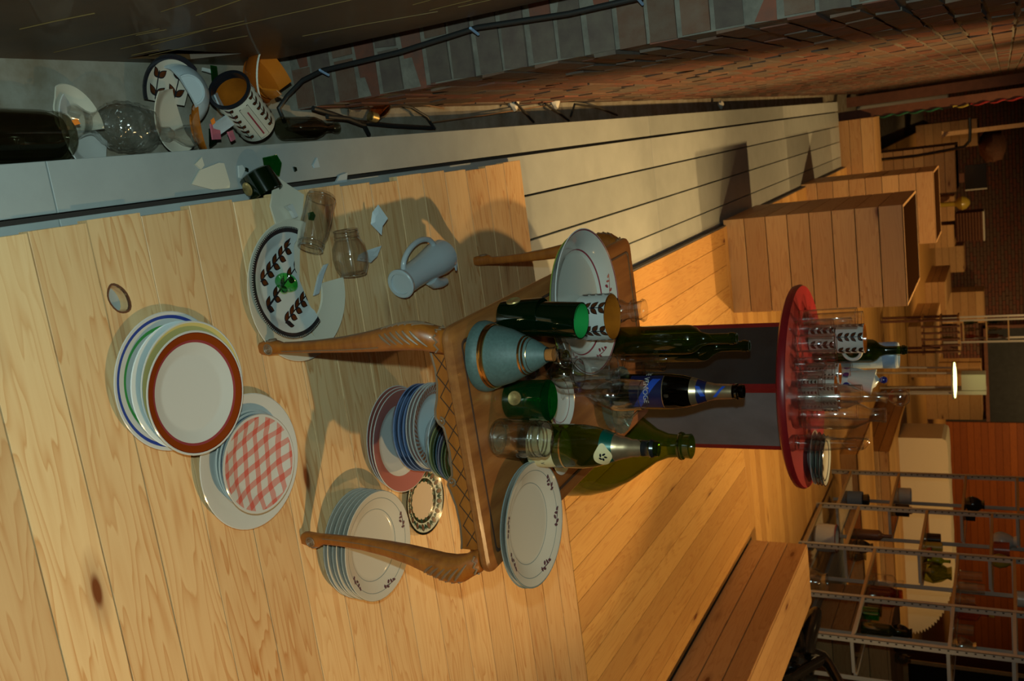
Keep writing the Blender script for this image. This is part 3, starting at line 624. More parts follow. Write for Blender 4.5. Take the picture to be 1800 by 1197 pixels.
shard('upright curved bluish shard near the shadow of the table', (0.129,2.081,0.030), [(-.045, -.02), (-.02, -.028), (.012, -.02), (.03, .02), (.005, .012), (-.02, .018)], .004, (R(60), R(18), R(-28)), 'blue_white_china', 3.0, group=gS)
shard('pale pointed shard between the round jar and the jug', (0.216,2.026,0.020), [(-.055, -.012), (-.01, -.022), (.03, -.018), (.052, -.004), (.012, .016), (-.02, .008)], .004, (R(48), R(8), R(-82)), 'blue_white_china', 3.0, group=gS)
# green bottle base with gold seal, and green shard
gb = thing('broken_bottle_base', 'dark green broken bottle base with a gold seal on the grey edge board', 'broken bottle', (-0.017,1.693,-0.010), (R(20), R(66), R(30)))
MB().lathe([(0, -.03), (.036, -.03), (.041, -.026), (.042, .0), (.042, .028), (.038, .03), (.038, -.022), (0, -.02)], 36, knob=lambda a, z, r: 1).build('bottle_body', 'deep_green_glass', gb)
MB().lathe([(0, 0), (.015, 0), (.0165, .0015), (.014, .003), (0, .003)], 20, Matrix.Translation((0, -.042, 0)) @ Matrix.Rotation(R(90), 4, 'X')).build('gold_seal', 'dull_gold', gb)
shard('bright green curved glass shard lying behind the bottle base', (-0.061,1.756,-0.020), [(-.02, -.02), (.018, -.022), (.03, .01), (.0, .022), (-.022, .015)], .003, (R(50), R(10), R(15)), 'bright_green_glass', 6.0, 'glass_shard', 'glass shard')
tag(MB().lathe([(0, -.002), (.024, 0), (.027, .004), (.014, .012), (.009, .024), (.010, .034), (.006, .036), (0, .02)], 28).build('broken_goblet', 'lime_glass', None, (0.216,1.659,0.045), (R(65), R(40), R(10))), 'broken green glass foot with stem lying on the leaf plate', 'glass fragment')
for i, (lab, w) in enumerate((('green glass crumb near the small chip on the grey board', (-0.043,1.860,-0.040)), ('tiny dark green splinter beside the cream chip', (-0.053,1.687,-0.040)))):
    shard(lab, (w[0], w[1], ZD+.0005), [(-.006, -.004), (.007, -.002), (.004, .006), (-.004, .005)], .004, (0, 0, i), 'deep_green_glass', 0, 'glass_shard', 'glass shard')
# --- jars lying on the boards
def jar_prof(r, h, nr, sh=.75, t=.0025, rings=True):
    p = [(0, .004), (r*.7, .0), (r*.92, .001), (r, .008), (r*1.0, h*.1), (r*.985, h*.12), (r*.985, h*(sh-.1)), (r*.97, h*sh), (nr*1.02, h*(sh+.1)), (nr, h*(sh+.12))]
    if rings: p += [(nr*1.06, h*(sh+.14)), (nr, h*(sh+.16)), (nr*1.06, h*(sh+.19)), (nr, h*(sh+.21))]
    return p+[(nr, h*.985), (nr-.001, h), (nr-.003, h*.99), (nr-.003, h*(sh+.12)), (r-.005, h*(sh-.02)), (r-.005, .012), (0, .009)]
a, b = Vector((0.030,1.852,0.036)), Vector((0.154,1.772,0.036)); d = b-a
def rimmed(o, r, z, t=.0012):
    MB().tube([(r*math.cos(q), r*math.sin(q), z) for q in [2*PI*i/36 for i in range(36)]], t, 6, closed=True).build('glass_rim', 'rim_glass', o); return o
j1 = MB().lathe(jar_prof(.037, d.length, .031, .74), 40).build('glass_jar', 'clear_glass', None, a, axis_rot(d)); tag(j1, 'clear straight glass jar lying on the white plate wedge', 'jar'); rimmed(j1, .0305, d.length-.001, .0018); rimmed(j1, .036, .010, .0014); rimmed(j1, .0315, d.length*.90, .0014)
shard('small green glass fragment inside the lying straight jar', tuple(a.lerp(b, .38)+Vector((0, 0, -.02))), [(-.012, -.006), (.004, -.012), (.012, .0), (.004, .010), (-.008, .008)], .003, (R(20), 0, .4), 'bright_green_glass', 2, 'glass_shard', 'glass shard')
a, b = Vector((0.246,1.914,0.044)), Vector((0.126,1.911,0.044)); d = b-a; L_ = d.length
j2 = MB().lathe([(0, .005), (.026, 0), (.034, .002), (.043, L_*.2), (.046, L_*.42), (.043, L_*.62), (.034, L_*.76), (.031, L_*.79), (.0335, L_*.82), (.031, L_*.85), (.0335, L_*.89), (.031, L_*.93), (.032, L_*.99), (.029, L_), (.028, L_*.8), (.040, L_*.6), (.043, L_*.42), (.040, L_*.2), (.03, .008), (0, .01)], 40, knob=lambda a, z, r: 1+(.012*abs(math.sin(6*a)) if .02 < z < L_*.7 else 0)).build('glass_jar', 'clear_glass', None, a, axis_rot(d)); tag(j2, 'clear round bellied glass jar lying between the shards and the jug', 'jar'); rimmed(j2, .0315, L_-.001, .0016); rimmed(j2, .0325, L_*.83, .0012); rimmed(j2, .034, .003, .0012)
# --- white jug lying on its side
a = Vector((0.307,2.114,0.042)); b = Vector((0.261,2.344,0.050)); d = b-a; Lj = d.length
jug = thing('coffee_jug', 'white china jug with ring handle and broken rim lying on the boards', 'jug', a, axis_rot(d))
jp = [(0, .006), (.030, .006), (.031, 0), (.040, 0), (.043, .003), (.042, .012), (.039, .015), (.038, Lj*.25), (.041, Lj*.5), (.047, Lj*.72), (.052, Lj*.88), (.050, Lj), (.047, Lj), (.048, Lj*.86), (.038, Lj*.5), (.034, .015), (0, .012)]
MB().lathe(jp, 48).build('jug_body', 'blue_white_china', jug)
q = Vector((0.206,2.108,0.060))-a; hd = jug.rotation_euler.to_matrix().inverted() @ q; ha = math.atan2(hd.y, hd.x)
c, s_ = math.cos(ha), math.sin(ha)
hp = []
for i in range(21):
    u = i/20; an = -PI/2+PI*u; rr = .036+.052*math.cos(an)*(1.0); hp.append((c*rr, s_*rr, Lj*.47+Lj*.36*math.sin(an)))
MB().tube(hp, .008, 10).build('jug_handle', 'blue_white_china', jug)
q = Vector((0.331,2.317,0.050))-a; hs = jug.rotation_euler.to_matrix().inverted() @ q; sa = math.atan2(hs.y, hs.x); c, s_ = math.cos(sa), math.sin(sa)
MB().tube([(c*.040, s_*.040, Lj*.62), (c*.058, s_*.058, Lj*.68), (c*.070, s_*.070, Lj*.80), (c*.074, s_*.074, Lj*.90)], [.022, .019, .015, .012], 12).build('jug_spout', 'blue_white_china', jug)
MB().prism([(-.03, 0), (.0, -.004), (.03, .002), (.012, .016), (-.016, .012)], -.002, .002, Matrix.Translation((-.02, .036, Lj*.99)) @ Matrix.Rotation(R(90), 4, 'X')).build('rim_chip', 'blue_white_china', jug)
# ---------------------------------------------------------------- carved side table
TZ = .54; TC = (.5835, 2.111); TA = R(2.25)
tb = thing('side_table', 'low carved wooden side table with cabriole legs crowded with glass and dishes', 'table', (TC[0], TC[1], 0), (0, 0, TA))
HW, HL = .281, .541
def rrect(hw, hl, rc, z, n=5):
    o = []
    for (sx, sy, a0) in ((1, 1, 0), (-1, 1, 90), (-1, -1, 180), (1, -1, 270)):
        for i in range(n): a = R(a0+90*i/(n-1)); o.append((sx*(hw-rc)+rc*math.cos(a), sy*(hl-rc)+rc*math.sin(a), z))
    return o
pr = [(.020, .513), (.006, .514), (.001, .519), (0, .525), (.002, .532), (.008, .537), (.020, .5395), (.036, TZ), (.0385, .537), (.043, .537), (.0455, .5385), (.06, TZ-.001)]
MB().loft([rrect(HW-i, HL-i, max(.006, .03-i*.4), z) for i, z in pr]).build('tabletop', 'table_top_wood', tb, sharp=25)
mr = MB().loft([rrect(HW-i, HL-i, max(.006, .03-i*.4), z) for i, z in ((.0372, TZ-.0004), (.0382, TZ+.0003), (.0425, TZ+.0003), (.0435, TZ-.0004))], cap=False).build('inlay_line', 'carve_dark', tb)
# aprons with scalloped lower edges
def apron_poly(hw):
    low = [(-1, .468), (-.93, .470), (-.80, .473), (-.66, .471), (-.52, .464), (-.42, .455), (-.34, .452), (-.28, .458), (-.24, .468), (-.12, .471), (0, .472), (.12, .471), (.24, .468), (.28, .458), (.34, .452), (.42, .457), (.55, .464), (.75, .466), (.93, .462), (1, .458)]
    return [(x*hw, z) for x, z in low]+[(hw, .514), (-hw, .514)]
AX, AY = .232, .497
for nm, hw, off, rz in (('front', AX, AY, 0), ('back', AX, AY, PI), ('left', AY, AX, -PI/2), ('right', AY, AX, PI/2)):
    Mx = Matrix.Rotation(rz, 4, 'Z') @ Matrix.Translation((0, -off-.010, 0)) @ Matrix(((1, 0, 0), (0, 0, 1), (0, 1, 0))).to_4x4()
    ap = MB().prism(apron_poly(hw), -.009, .009, Mx).build('apron', 'table_wood', tb)
    F = Matrix.Rotation(rz, 4, 'Z') @ Matrix.Translation((0, -off-.0196, 0))
    e = MB(); pl = apron_poly(hw)[:20]; e.tube([F @ Vector((x, .001, z)) for x, z in pl], .0028, 6); e.build('edge_bead', 'carve_pale', ap)
    g = MB(); n = 9 if hw < .3 else 18
    for i in range(n):
        x = -hw*.86+2*hw*.86*(i+.0)/(n-1); zl, zh = .474, .508; w = hw*.86/(n-1)
        for sg in (-1, 1): g.tube([F @ Vector((x-sg*w*1.0, 0, zl)), F @ Vector((x+sg*w*.9, 0, zh))], .0011, 4)
    g.build('lattice_carving', 'carve_dark', ap)
    for sx in (-1, 1):
        s_ = MB(); s_.tube([F @ Vector((sx*hw*.30+(.0105-.0006*i)*math.cos(.55*i)*sx, -.001, .4655+(.0105-.0006*i)*math.sin(.55*i))) for i in range(16)], .0022, 6); s_.build('scroll', 'carve_pale', ap)
# cabriole legs
LP = [(0, .0, .014), (.012, .0, .0155), (.030, .002, .0165), (.048, .001, .0145), (.062, -.002, .0115), (.11, -.002, .0118), (.18, .000, .0135), (.25, .004, .0165), (.32, .011, .0205), (.38, .020, .0250), (.42, .026, .0275), (.45, .027, .0280), (.475, .023, .0270), (.495, .013, .0255), (.514, .004, .0245)]
for sx in (-1, 1):
    for sy in (-1, 1):
        fx, fy = sx*.245, sy*.515; rings = []; ctr = []
        for z, o_, h in LP:
            cx, cy_ = fx+sx*o_*.9, fy+sy*o_*.9; ctr.append((cx, cy_, z, h)); n = []
            for (qx, qy) in ((-1, -.55), (-.55, -1), (.55, -1), (1, -.55), (1, .55), (.55, 1), (-.55, 1), (-1, .55)): n.append((cx+qx*h, cy_+qy*h, z))
            rings.append(n)
        lg = MB().loft(rings).build('leg', 'table_wood', tb, sharp=60)
        lc = MB()
        def on(z, face, u):
            for (a_, b_) in zip(ctr, ctr[1:]):
                if a_[2] <= z <= b_[2]:
                    f = (z-a_[2])/(b_[2]-a_[2]); cx = a_[0]+(b_[0]-a_[0])*f; cy_ = a_[1]+(b_[1]-a_[1])*f; h = a_[3]+(b_[3]-a_[3])*f
                    return (cx+u*h, cy_+sy*h*1.0, z) if face else (cx+sx*h*1.0, cy_+u*h, z)
        for face in (0, 1):
            for k in range(6):
                z0 = .375+.017*k; lc.tube([on(z0+.02*q/5+.010*q/5*(q/5), face, (.62-1.05*q/5)*(sx if face else sy)) for q in range(6)], [.0016, .0030, .0034, .0030, .0024, .0012], 6)
            lc.tube([on(.503, face, -.8+.32*i) if i % 2 else on(.509, face, -.8+.32*i) for i in range(6)], .0024, 6)
        lc.build('leaf_carving', 'carve_pale', lg)
        ed = MB()
        for face in (0, 1): ed.tube([on(.065+.03*i, face, -.52*(sx if face else sy)) for i in range(11)], .0011, 5)
        ed.build('edge_bead', 'carve_pale', lg)
        fs = MB()
        for face in (0, 1):
            p0 = Vector((fx, fy+sy*.0165, .032)) if face else Vector((fx+sx*.0165, fy, .032))
            for rr in (.0115, .0065, .002):
                fs.tube([p0+(Vector((rr*math.cos(t), sy*.001, rr*math.sin(t))) if face else Vector((sx*.001, rr*math.cos(t), rr*math.sin(t)))) for t in [2*PI*i/14 for i in range(14)]], .0022, 6, closed=True)
        fs.build('scroll', 'carve_pale', lg)
# ---------------------------------------------------------------- things on the table
def bottle_prof(h, r, nr, kind='wine', t=.003):
    if kind == 'wine': p = [(0, .012), (r*.5, .006), (r*.8, 0), (r*.95, .001), (r, .008), (r, h*.60), (r*.96, h*.64), (r*.8, h*.68), (r*.52, h*.715), (nr*1.15, h*.75), (nr, h*.78), (nr, h*.94), (nr*1.16, h*.945), (nr*1.16, h*.975), (nr*1.02, h*.98), (nr*1.0, h)]
    else: p = [(0, .02), (r*.5, .012), (r*.82, 0), (r*.96, .002), (r, .012), (r, h*.38), (r*.985, h*.46), (r*.90, h*.55), (r*.74, h*.63), (r*.55, h*.71), (r*.42, h*.79), (nr*1.08, h*.88), (nr, h*.935), (nr*1.16, h*.938), (nr*1.2, h*.955), (nr*1.02, h*.962), (nr*1.06, h*.985), (nr, h)]
    return p+[(nr-.004, h), (nr-.004, h*.96)]
def surf(prof):
    pts = sorted([(z, r) for r, z in prof[3:-2]])
    def rf(v):
        for (z0, r0), (z1, r1) in zip(pts, pts[1:]):
            if z0 <= v <= z1: return r0+(r1-r0)*(v-z0)/max(1e-6, z1-z0)
        return pts[-1][1] if v > pts[-1][0] else pts[0][1]
    return rf
def wrap(name, mat, parent, rf, v0, v1, ang, half, d=.0007, nv=10, nu=16, edge=None):
    mb = MB(); vs = []
    for j in range(nv+1):
        v = v0+(v1-v0)*j/nv; hf = half*(edge(j/nv) if edge else 1)
        for i in range(nu+1):
            a = ang-hf+2*hf*i/nu; r = rf(v)+d; vs.append((r*math.cos(a), r*math.sin(a), v))
    fs = [(j*(nu+1)+i, j*(nu+1)+i+1, (j+1)*(nu+1)+i+1, (j+1)*(nu+1)+i) for j in range(nv) for i in range(nu)]
    mb.add(vs, fs, True); return mb.build(name, mat, parent)
def lettering(text, size, name, mat, parent, rf, ang, v, d=.0013, spacing=1.0):
    cu = bpy.data.curves.new('txt', 'FONT'); cu.body = text; cu.size = size; cu.align_x = 'CENTER'; cu.space_character = spacing; cu.resolution_u = 3
    o = bpy.data.objects.new('txt', cu); COL.objects.link(o); bpy.context.view_layer.update()
    me = bpy.data.meshes.new_from_object(o.evaluated_get(bpy.context.evaluated_depsgraph_get())); bpy.data.objects.remove(o)
    for q in me.vertices:
        z = v+q.co.y; r = rf(z)+d; a = ang+q.co.x/r; q.co = (r*math.cos(a), r*math.sin(a), z)
    me.materials.clear(); me.materials.append(M[mat]); return link(name, me, parent)
def facing(x, y): return math.atan2(-y, -x)                     # towards the visitor's side of the table
# frosted decanter
p0 = (0.411,1.674,0.540)
dc = thing('frosted_decanter', 'frosted teal glass decanter with gold bands at the front left table corner', 'decanter', p0)
MB().lathe([(0, 0), (.070, 0), (.0765, .004), (.0775, .012), (.075, .022), (.0685, .030), (.066, .036), (.064, .050), (.057, .075), (.046, .099), (.039, .114), (.034, .126), (.026, .142), (.0185, .153), (.0165, .158)], 56).build('decanter_body', 'frosted_teal', dc)
for zc, rr, n in ((.0325, .0685, 2), (.1115, .0402, 3)):
    g = MB()
    for k in range(n): g.lathe([(rr-.002-.0018*k, zc-.008+.0066*k), (rr+.0020-.0020*k*(1.5 if n == 3 else 1), zc-.006+.0066*k), (rr+.0018-.0024*k*(1.5 if n == 3 else 1), zc-.0002+.0066*k), (rr-.003-.0018*k, zc+.001+.0066*k)], 56)
    g.build('gold_band', 'gold', dc)
MB().lathe([(.0155, .156), (.0155, .176)], 28).build('bottle_neck', 'clear_glass', dc); MB().lathe([(0, .157), (.0125, .157), (.0132, .174), (0, .174)], 24).build('cork', 'cork', dc)
MB().lathe([(.014, .176), (.019, .178), (.018, .184), (.020, .187), (.026, .192), (.0275, .197), (.026, .202), (.018, .205), (.0, .2055)], 36).build('stopper', 'clear_glass_thick', dc)
# cut bottle tumblers with gold seals
def tumbler(name, label, loc, r, h, mat, seal=None, tilt=(0, 0, 0), group='tumblers cut from green bottles'):
    t_ = thing(name, label, 'tumbler', loc, tilt, group)
    MB().lathe([(0, .006), (r*.6, .004), (r*.86, 0), (r*.95, .002), (r*.97, .008), (r*1.02, h*.98), (r*1.01, h), (r*.96, h), (r*.90, .014), (0, .010)], 44).build('tumbler_body', mat, t_)
    if seal is not None:
        MB().lathe([(0, .002), (.012, .002), (.0135, .003), (.0155, .0032), (.0165, .001), (.0165, 0)], 28, Matrix.Rotation(seal, 4, 'Z') @ Matrix.Translation((r*.985, 0, h*.36)) @ Matrix.Rotation(R(90), 4, 'Y')).build('gold_seal', 'dull_gold', t_)
    return t_
a0 = (0.354,1.794,0.540)
tumbler('green_tumbler', 'dark green bottle tumbler with a gold seal behind the frosted decanter', a0, .0425, .100, 'deep_green_glass', R(-165))
tumbler('green_tumbler', 'green tumbler standing inside the dark one, bright green inner rim', (a0[0]+.002, a0[1]-.002, a0[2]+.078), .0400, .114, 'deep_green_glass', None, (R(1), R(4.5), 0))
MB().lathe([(.0378, .0), (.0360, -.06)], 40).build('inner_rim', 'rim_green', None)
ir = COL.objects['inner_rim']; ir.parent = COL.objects['green_tumbler.001']; ir.location = (0, 0, .1145)
a1 = (0.539,1.771,0.540)
tumbler('green_tumbler', 'green bottle tumbler with round gold seal beside the clear jar', a1, .0455, .098, 'bright_green_glass', R(-112))
# clear jar in front
a2 = (0.602,1.690,0.540)
o = tag(MB().lathe(jar_prof(.0435, .120, .0385, .58, .003), 44).build('glass_jar', 'clear_glass_thick', None, a2), 'clear glass preserving jar standing in front of the champagne bottle', 'jar'); rimmed(o, .0375, .1195, .0020); rimmed(o, .0395, .104, .0016); rimmed(o, .0395, .096, .0014); rimmed(o, .036, .003, .0020); rimmed(o, .030, .007, .0014)
# champagne bottle with cream label
p1 = (0.662,1.817,0.540)
cb = thing('champagne_bottle', 'green sparkling wine bottle with cream label and torn gold foil behind the jar', 'bottle', p1)
H1 = .326; PR = bottle_prof(H1, .0505, .0165, 'ch'); MB().lathe(PR, 48).build('bottle_body', 'green_glass', cb); rf = surf(PR)
fa = facing(p1[0], p1[1])
wrap('label', 'cream_label', cb, rf, .025, .088, fa+.25, 1.25, edge=lambda q: 1-.25*q*q); lettering('V', .014, 'label_lettering', 'print_black', cb, rf, fa+.95, .055)
wrap('gold_label_strip', 'gold', cb, rf, .106, .110, fa+.3, 1.1, nv=2)
wrap('neck_band', 'foil_green', cb, rf, .200, .226, fa, PI, .0008, 6, 40); wrap('neck_foil', 'foil_gold', cb, rf, .226, .290, fa+.1, 2.2, .0009, 10, 40, edge=lambda q: 1-.55*q+.10*math.sin(q*17)); wrap('wire_cap', 'foil_black', cb, rf, .290, .318, fa, PI, .0008, 4, 30)
mb = MB(); mb2 = MB(); ff = lambda u, v, d: ((rf(.208+v)+.0012+d)*math.cos(fa+.62+u/.034), (rf(.208+v)+.0012+d)*math.sin(fa+.62+u/.034), .208+v)
decal(mb, [(.026*math.cos(t)*(1+.09*math.cos(4*t)), .018*math.sin(t)*(1+.09*math.cos(4*t))) for t in [2*PI*i/40 for i in range(40)]], ff)
for k in range(5): decal(mb2, ell(.006*math.cos(k*1.3), .006*math.sin(k*1.3), .004, .0022, 10, k), ff, .0012)
mb.build('neck_medallion', 'cream_label', cb); mb2.build('crest_print', 'print_black', cb)['kind'] = 'stuff'
# champagne bottle with blue label
p2 = (0.702,2.398,0.540)
vb = thing('champagne_bottle', 'dark sparkling wine bottle with blue label and gold neck foil in the middle', 'bottle', p2)
H2 = .368; PV = bottle_prof(H2, .0505, .0185, 'ch'); MB().lathe(PV, 48).build('bottle_body', 'black_green_glass', vb); rv = surf(PV); fv = facing(p2[0], p2[1])
wrap('label', 'blue_label', vb, rv, .055, .150, fv, 1.05); wrap('label_edge', 'foil_gold', vb, rv, .1505, .1525, fv, 1.05, nv=2)
def sash(name, mat, v0, v1, a0_, a1_, w, d=.0011):
    vs = []
    for i in range(15):
        q = i/14; v = v0+(v1-v0)*q; a = fv+a0_+(a1_-a0_)*q; vs += [((rv(v-w)+d)*math.cos(a), (rv(v-w)+d)*math.sin(a), v-w), ((rv(v+w)+d)*math.cos(a), (rv(v+w)+d)*math.sin(a), v+w)]
    return MB().add(vs, [(2*i, 2*i+1, 2*i+3, 2*i+2) for i in range(14)], True).build(name, mat, vb)
sash('label_sash', 'blue_print', .072, .134, 1.0, -.75, .012); lettering('VENOGE', .0205, 'label_lettering', 'white_print', vb, rv, fv-.10, .098); lettering('DE', .0205, 'label_lettering', 'white_print', vb, rv, fv-1.28, .098)
wrap('neck_foil', 'foil_gold', vb, rv, .225, .338, fv, PI, .0008, 12, 40); wrap('neck_band', 'blue_label', vb, rv, .243, .268, fv, 1.4, .0013, 5, 24); sash('neck_crest', 'blue_print', .247, .262, -.45, .45, .006, .0019); sash('neck_sash', 'blue_print', .292, .318, .7, -.7, .0045, .0019)
# wine bottles
for (w, h, r, lab) in (((0.560,2.428,0.540), .354, .0415, 'empty dark green wine bottle, nearer of the two at the back of the table'), ((0.605,2.523,0.540), .362, .043, 'empty dark green wine bottle with pale lip, farther of the two at the back')):
    o = MB().lathe(bottle_prof(h, r, .0150), 40).build('wine_bottle', 'green_glass' if 'nearer' in lab else 'dark_green_glass', None, w); tag(o, lab, 'bottle', 'wine bottles at the back of the table')
# big dishes on the left
g0 = (0.386,2.132,0.585); pD = prof_plate(.186, .042, .005, .66)
plate('green rimmed dish under the pink flowered dish on the table', (g0[0]+.01, g0[1]+.012, TZ+.0005), .180, china('dish_green', .180, [(0, (.6, .62, .6)), (.95, (.22, .30, .05))]), group='serving dishes on the left of the table', prof=prof_plate(.180, .034, .005, .66), name='dish', cat='dish', seg=72)
dp = plate('large white dish with pink lines and flowers on the left of the table', (g0[0], g0[1], TZ+.023), .186, china('dish_pink', .186, [(0, (.66, .65, .58)), (.70, (.30, .05, .07)), (.715, (.68, .66, .6)), (.955, (.30, .05, .07)), (.972, (.72, .72, .70))]), tilt=(R(1.5), R(-1), 0), group='serving dishes on the left of the table', prof=pD, name='dish', cat='dish', seg=72)
floral(dp, pD, .184, [R(95), R(20), R(-35), R(-85)], dp, 'print_red')
# leaf mug with amber inside
def leaf_mug(label, loc, r, h, rot=0.0, rows=2, group=None, seg=40, cols=6, tilt=(0, 0, 0), handle=None, deep=False):
    t_ = thing('leaf_mug', label, 'mug', loc, (tilt[0], tilt[1], rot), group)
    MB().lathe([(0, .004), (r*.86, .0), (r*.97, .003), (r, .008), (r, h*.97), (r*.985, h), (r*.95, h), (r*.93, h*.96), (r*.93, h*.5)], seg).build('mug_body', 'white_china', t_)
    MB().lathe([(r*.985, h*1.0005), (r*.945, h*1.001), (r*.925, h*.96), (r*.925, .012), (0, .010)], seg).build('amber_lining', 'amber_glaze', t_)
    dk, fi = MB(), MB(); zf = cyl_z(lambda v: r); n = cols
    for k in range(n):
        u = 2*PI*r*(k/n-.5)
        for j in range(rows): sprig(dk, fi, u+.0005, h*(.06+.46*j), PI/2, h*.40, zf, 2 if rows < 3 else 1, .78*min(1.25, r/.05)*(h/.10 if h < .1 else 1))
    dk.build('leaf_print', 'print_black', t_)['kind'] = 'stuff'; fi.build('leaf_print', 'print_brown', t_)['kind'] = 'stuff'
    if handle is not None:
        c, s_ = math.cos(handle), math.sin(handle)
        MB().tube([(c*(r-.002+.034*math.cos(u)), s_*(r-.002+.034*math.cos(u)), h*.5+h*.32*math.sin(u)) for u in [-PI/2+PI*i/12 for i in range(13)]], .006, 8).build('mug_handle', 'white_china', t_)
    return t_
a3 = (0.427,2.133,0.560)
leaf_mug('white mug with brown leaf pattern and amber inside, on the pink dish', (a3[0], a3[1], TZ+.038), .0590, .084, R(25), 2)
nb = (0.445,2.291,0.540)
tag(MB().lathe([(0, .004), (.030, 0), (.036, .004), (.036, .07), (.030, .088), (.022, .10), (.022, .112), (.030, .116), (.031, .122), (.024, .127), (.026, .138), (.031, .146), (.029, .150), (.026, .148), (.020, .11), (.033, .07), (.033, .01), (0, .01)], 36).build('glass_bottle', 'clear_glass', None, nb), 'clear glass bottle with ringed neck behind the leaf mug', 'bottle')
# small plates and saucer on the table
s1 = (0.610,2.002,0.553); pS = prof_plate(.076, .016)
o = plate('small white plate with red flowered rim behind the green tumbler', (s1[0], s1[1], TZ+.0005), .076, china('plate_small_red', .076, [(0, (.70, .69, .64)), (.70, (.28, .06, .05)), (.72, (.7, .69, .64)), (.95, (.4, .12, .1)), (.97, (.7, .69, .64))]), prof=pS, name='plate')
floral(o, pS, .076, [R(-100), R(-60), R(-20)], o, 'print_red')
s2 = (0.738,1.978,0.545); plate('plain white saucer half hidden behind the cream labelled bottle', (s2[0], s2[1], TZ+.0005), .056, 'white_china', .010, name='saucer', cat='saucer')
# floral dishes at the right edge
r0 = (0.825,1.738,0.575); pR = prof_plate(.143, .026)
for k, lab in enumerate(('cream floral plate beneath another at the right edge of the table', 'cream floral plate with grey rings, upper one at the right table edge')):
    o = plate(lab, (r0[0]+.003-.003*k, r0[1]+.003-.003*k, TZ+.0005+.0145*k), .143, mc, prof=pR, group='floral plates at the right edge of the table', seg=64)
floral(o, pR, .142, [R(120), R(75), R(15), R(-70), R(-110)], o)
# crystal ashtray
ca = (0.712,2.346,0.540)
tag(MB().lathe([(0, 0), (.070, 0), (.082, .006), (.094, .034), (.092, .036), (.084, .036), (.060, .012), (0, .009)], 72, knob=lambda a, z, r: 1+(.030*abs(math.sin(12*a)) if r > .065 else 0)).build('crystal_ashtray', 'crystal_green', None, ca), 'greenish cut crystal bowl lying flat at the right of the blue labelled bottle', 'bowl')
st = MB()
for k in range(8): st.tube([(.012*math.cos(PI*k/4), .012*math.sin(PI*k/4), .0095), (.056*math.cos(PI*k/4+.1), .056*math.sin(PI*k/4+.1), .0125)], .0012, 5)
for k in range(48): a_ = 2*PI*k/48; st.tube([(.070*math.cos(a_), .070*math.sin(a_), .022), (.092*math.cos(a_+.13), .092*math.sin(a_+.13), .0365)], .0013, 4); st.tube([(.070*math.cos(a_), .070*math.sin(a_), .022), (.092*math.cos(a_-.13), .092*math.sin(a_-.13), .0365)], .0013, 4)
st.build('cut_pattern', 'rim_glass', COL.objects['crystal_ashtray'])['kind'] = 'stuff'
# drinking glasses
def stem_glass(label, loc, h, r, foot, bowl=.5, mat='clear_glass', group='drinking glasses on the side table', cut=False):
    hb = h*(1-bowl)
    p = [(0, .004), (foot*.5, .0035), (foot, .0005), (foot, .002), (foot*.4, .006), (.0045, .012), (.004, hb*.8), (.008, hb*.95), (r*.62, hb+h*bowl*.16), (r*.96, hb+h*bowl*.42), (r, hb+h*bowl*.62), (r*.90, h), (r*.88, h), (r*.97, hb+h*bowl*.6), (r*.92, hb+h*bowl*.42), (r*.58, hb+h*bowl*.18), (0, hb+.008)]
    o = tag(MB().lathe(p, 36).build('stem_glass', mat, None, loc), label, 'glass', group); rimmed(o, r*.89, h, .0011); rimmed(o, foot, .0015, .0011); return o
def tumbler_glass(label, loc, h, r, cut=False, mat='clear_glass', group='drinking glasses on the side table', name='drinking_glass', flare=1.0, cat='glass'):
    kn = (lambda a, z, q: 1+(.03*math.sin(10*a)*math.sin(z*120) if q > .01 and .02 < z < h*.6 else 0)) if cut else None
    o = tag(MB().lathe([(0, .006), (r*.7, .001), (r*.85, 0), (r*.92, .006), (r*(.92+.08*flare), h*.98), (r*(.92+.08*flare)-.0006, h), (r*(.92+.08*flare)-.002, h*.985), (r*.92-.002, .016), (0, .013)], 40, knob=kn).build(name, mat, None, loc), label, cat, group)
    rimmed(o, r*(.92+.08*flare)-.0008, h, .0011); rimmed(o, r*.86, .004, .0013); return o
tumbler_glass('cut crystal tumbler in front of the two wine bottles', (0.618,2.447,0.540), .131, .038, True)
stem_glass('small stemmed wine glass right behind the frosted decanter', (0.495,1.836,0.540), .150, .037, .034, .52)
tumbler_glass('thin clear tumbler in front of the cut crystal tumbler', (0.547,2.063,0.540), .140, .034)
stem_glass('tall clear goblet standing before the blue labelled bottle', (0.603,2.029,0.540), .222, .040, .038, .62)
tumbler_glass('plain clear tumbler between goblet and crystal bowl', (0.596,2.121,0.540), .115, .034)
stem_glass('olive tinted stem glass lying low behind the decanter', (0.488,1.898,0.540), .090, .036, .036, .6, 'olive_glass')
# demijohn on the floor behind the table
dj = thing('demijohn', 'large green glass demijohn standing on the floor behind the table corner', 'demijohn', (.995, 2.765, 0))
MB().lathe([(0, .02), (.10, .012), (.135, 0), (.152, .006), (.168, .05), (.180, .13), (.184, .20), (.178, .27), (.158, .34), (.125, .405), (.085, .462), (.055, .505), (.040, .545), (.037, .58), (.044, .583), (.045, .596), (.039, .602), (.041, .622), (.036, .625), (.032, .62), (.032, .55)], 56).build('bottle_body', 'demijohn_glass', dj)
MB().tube([(.041*math.cos(t), .041*math.sin(t), .589) for t in [2*PI*i/28 for i in range(28)]], .006, 8, closed=True).build('lip_ring', 'green_glass', dj)
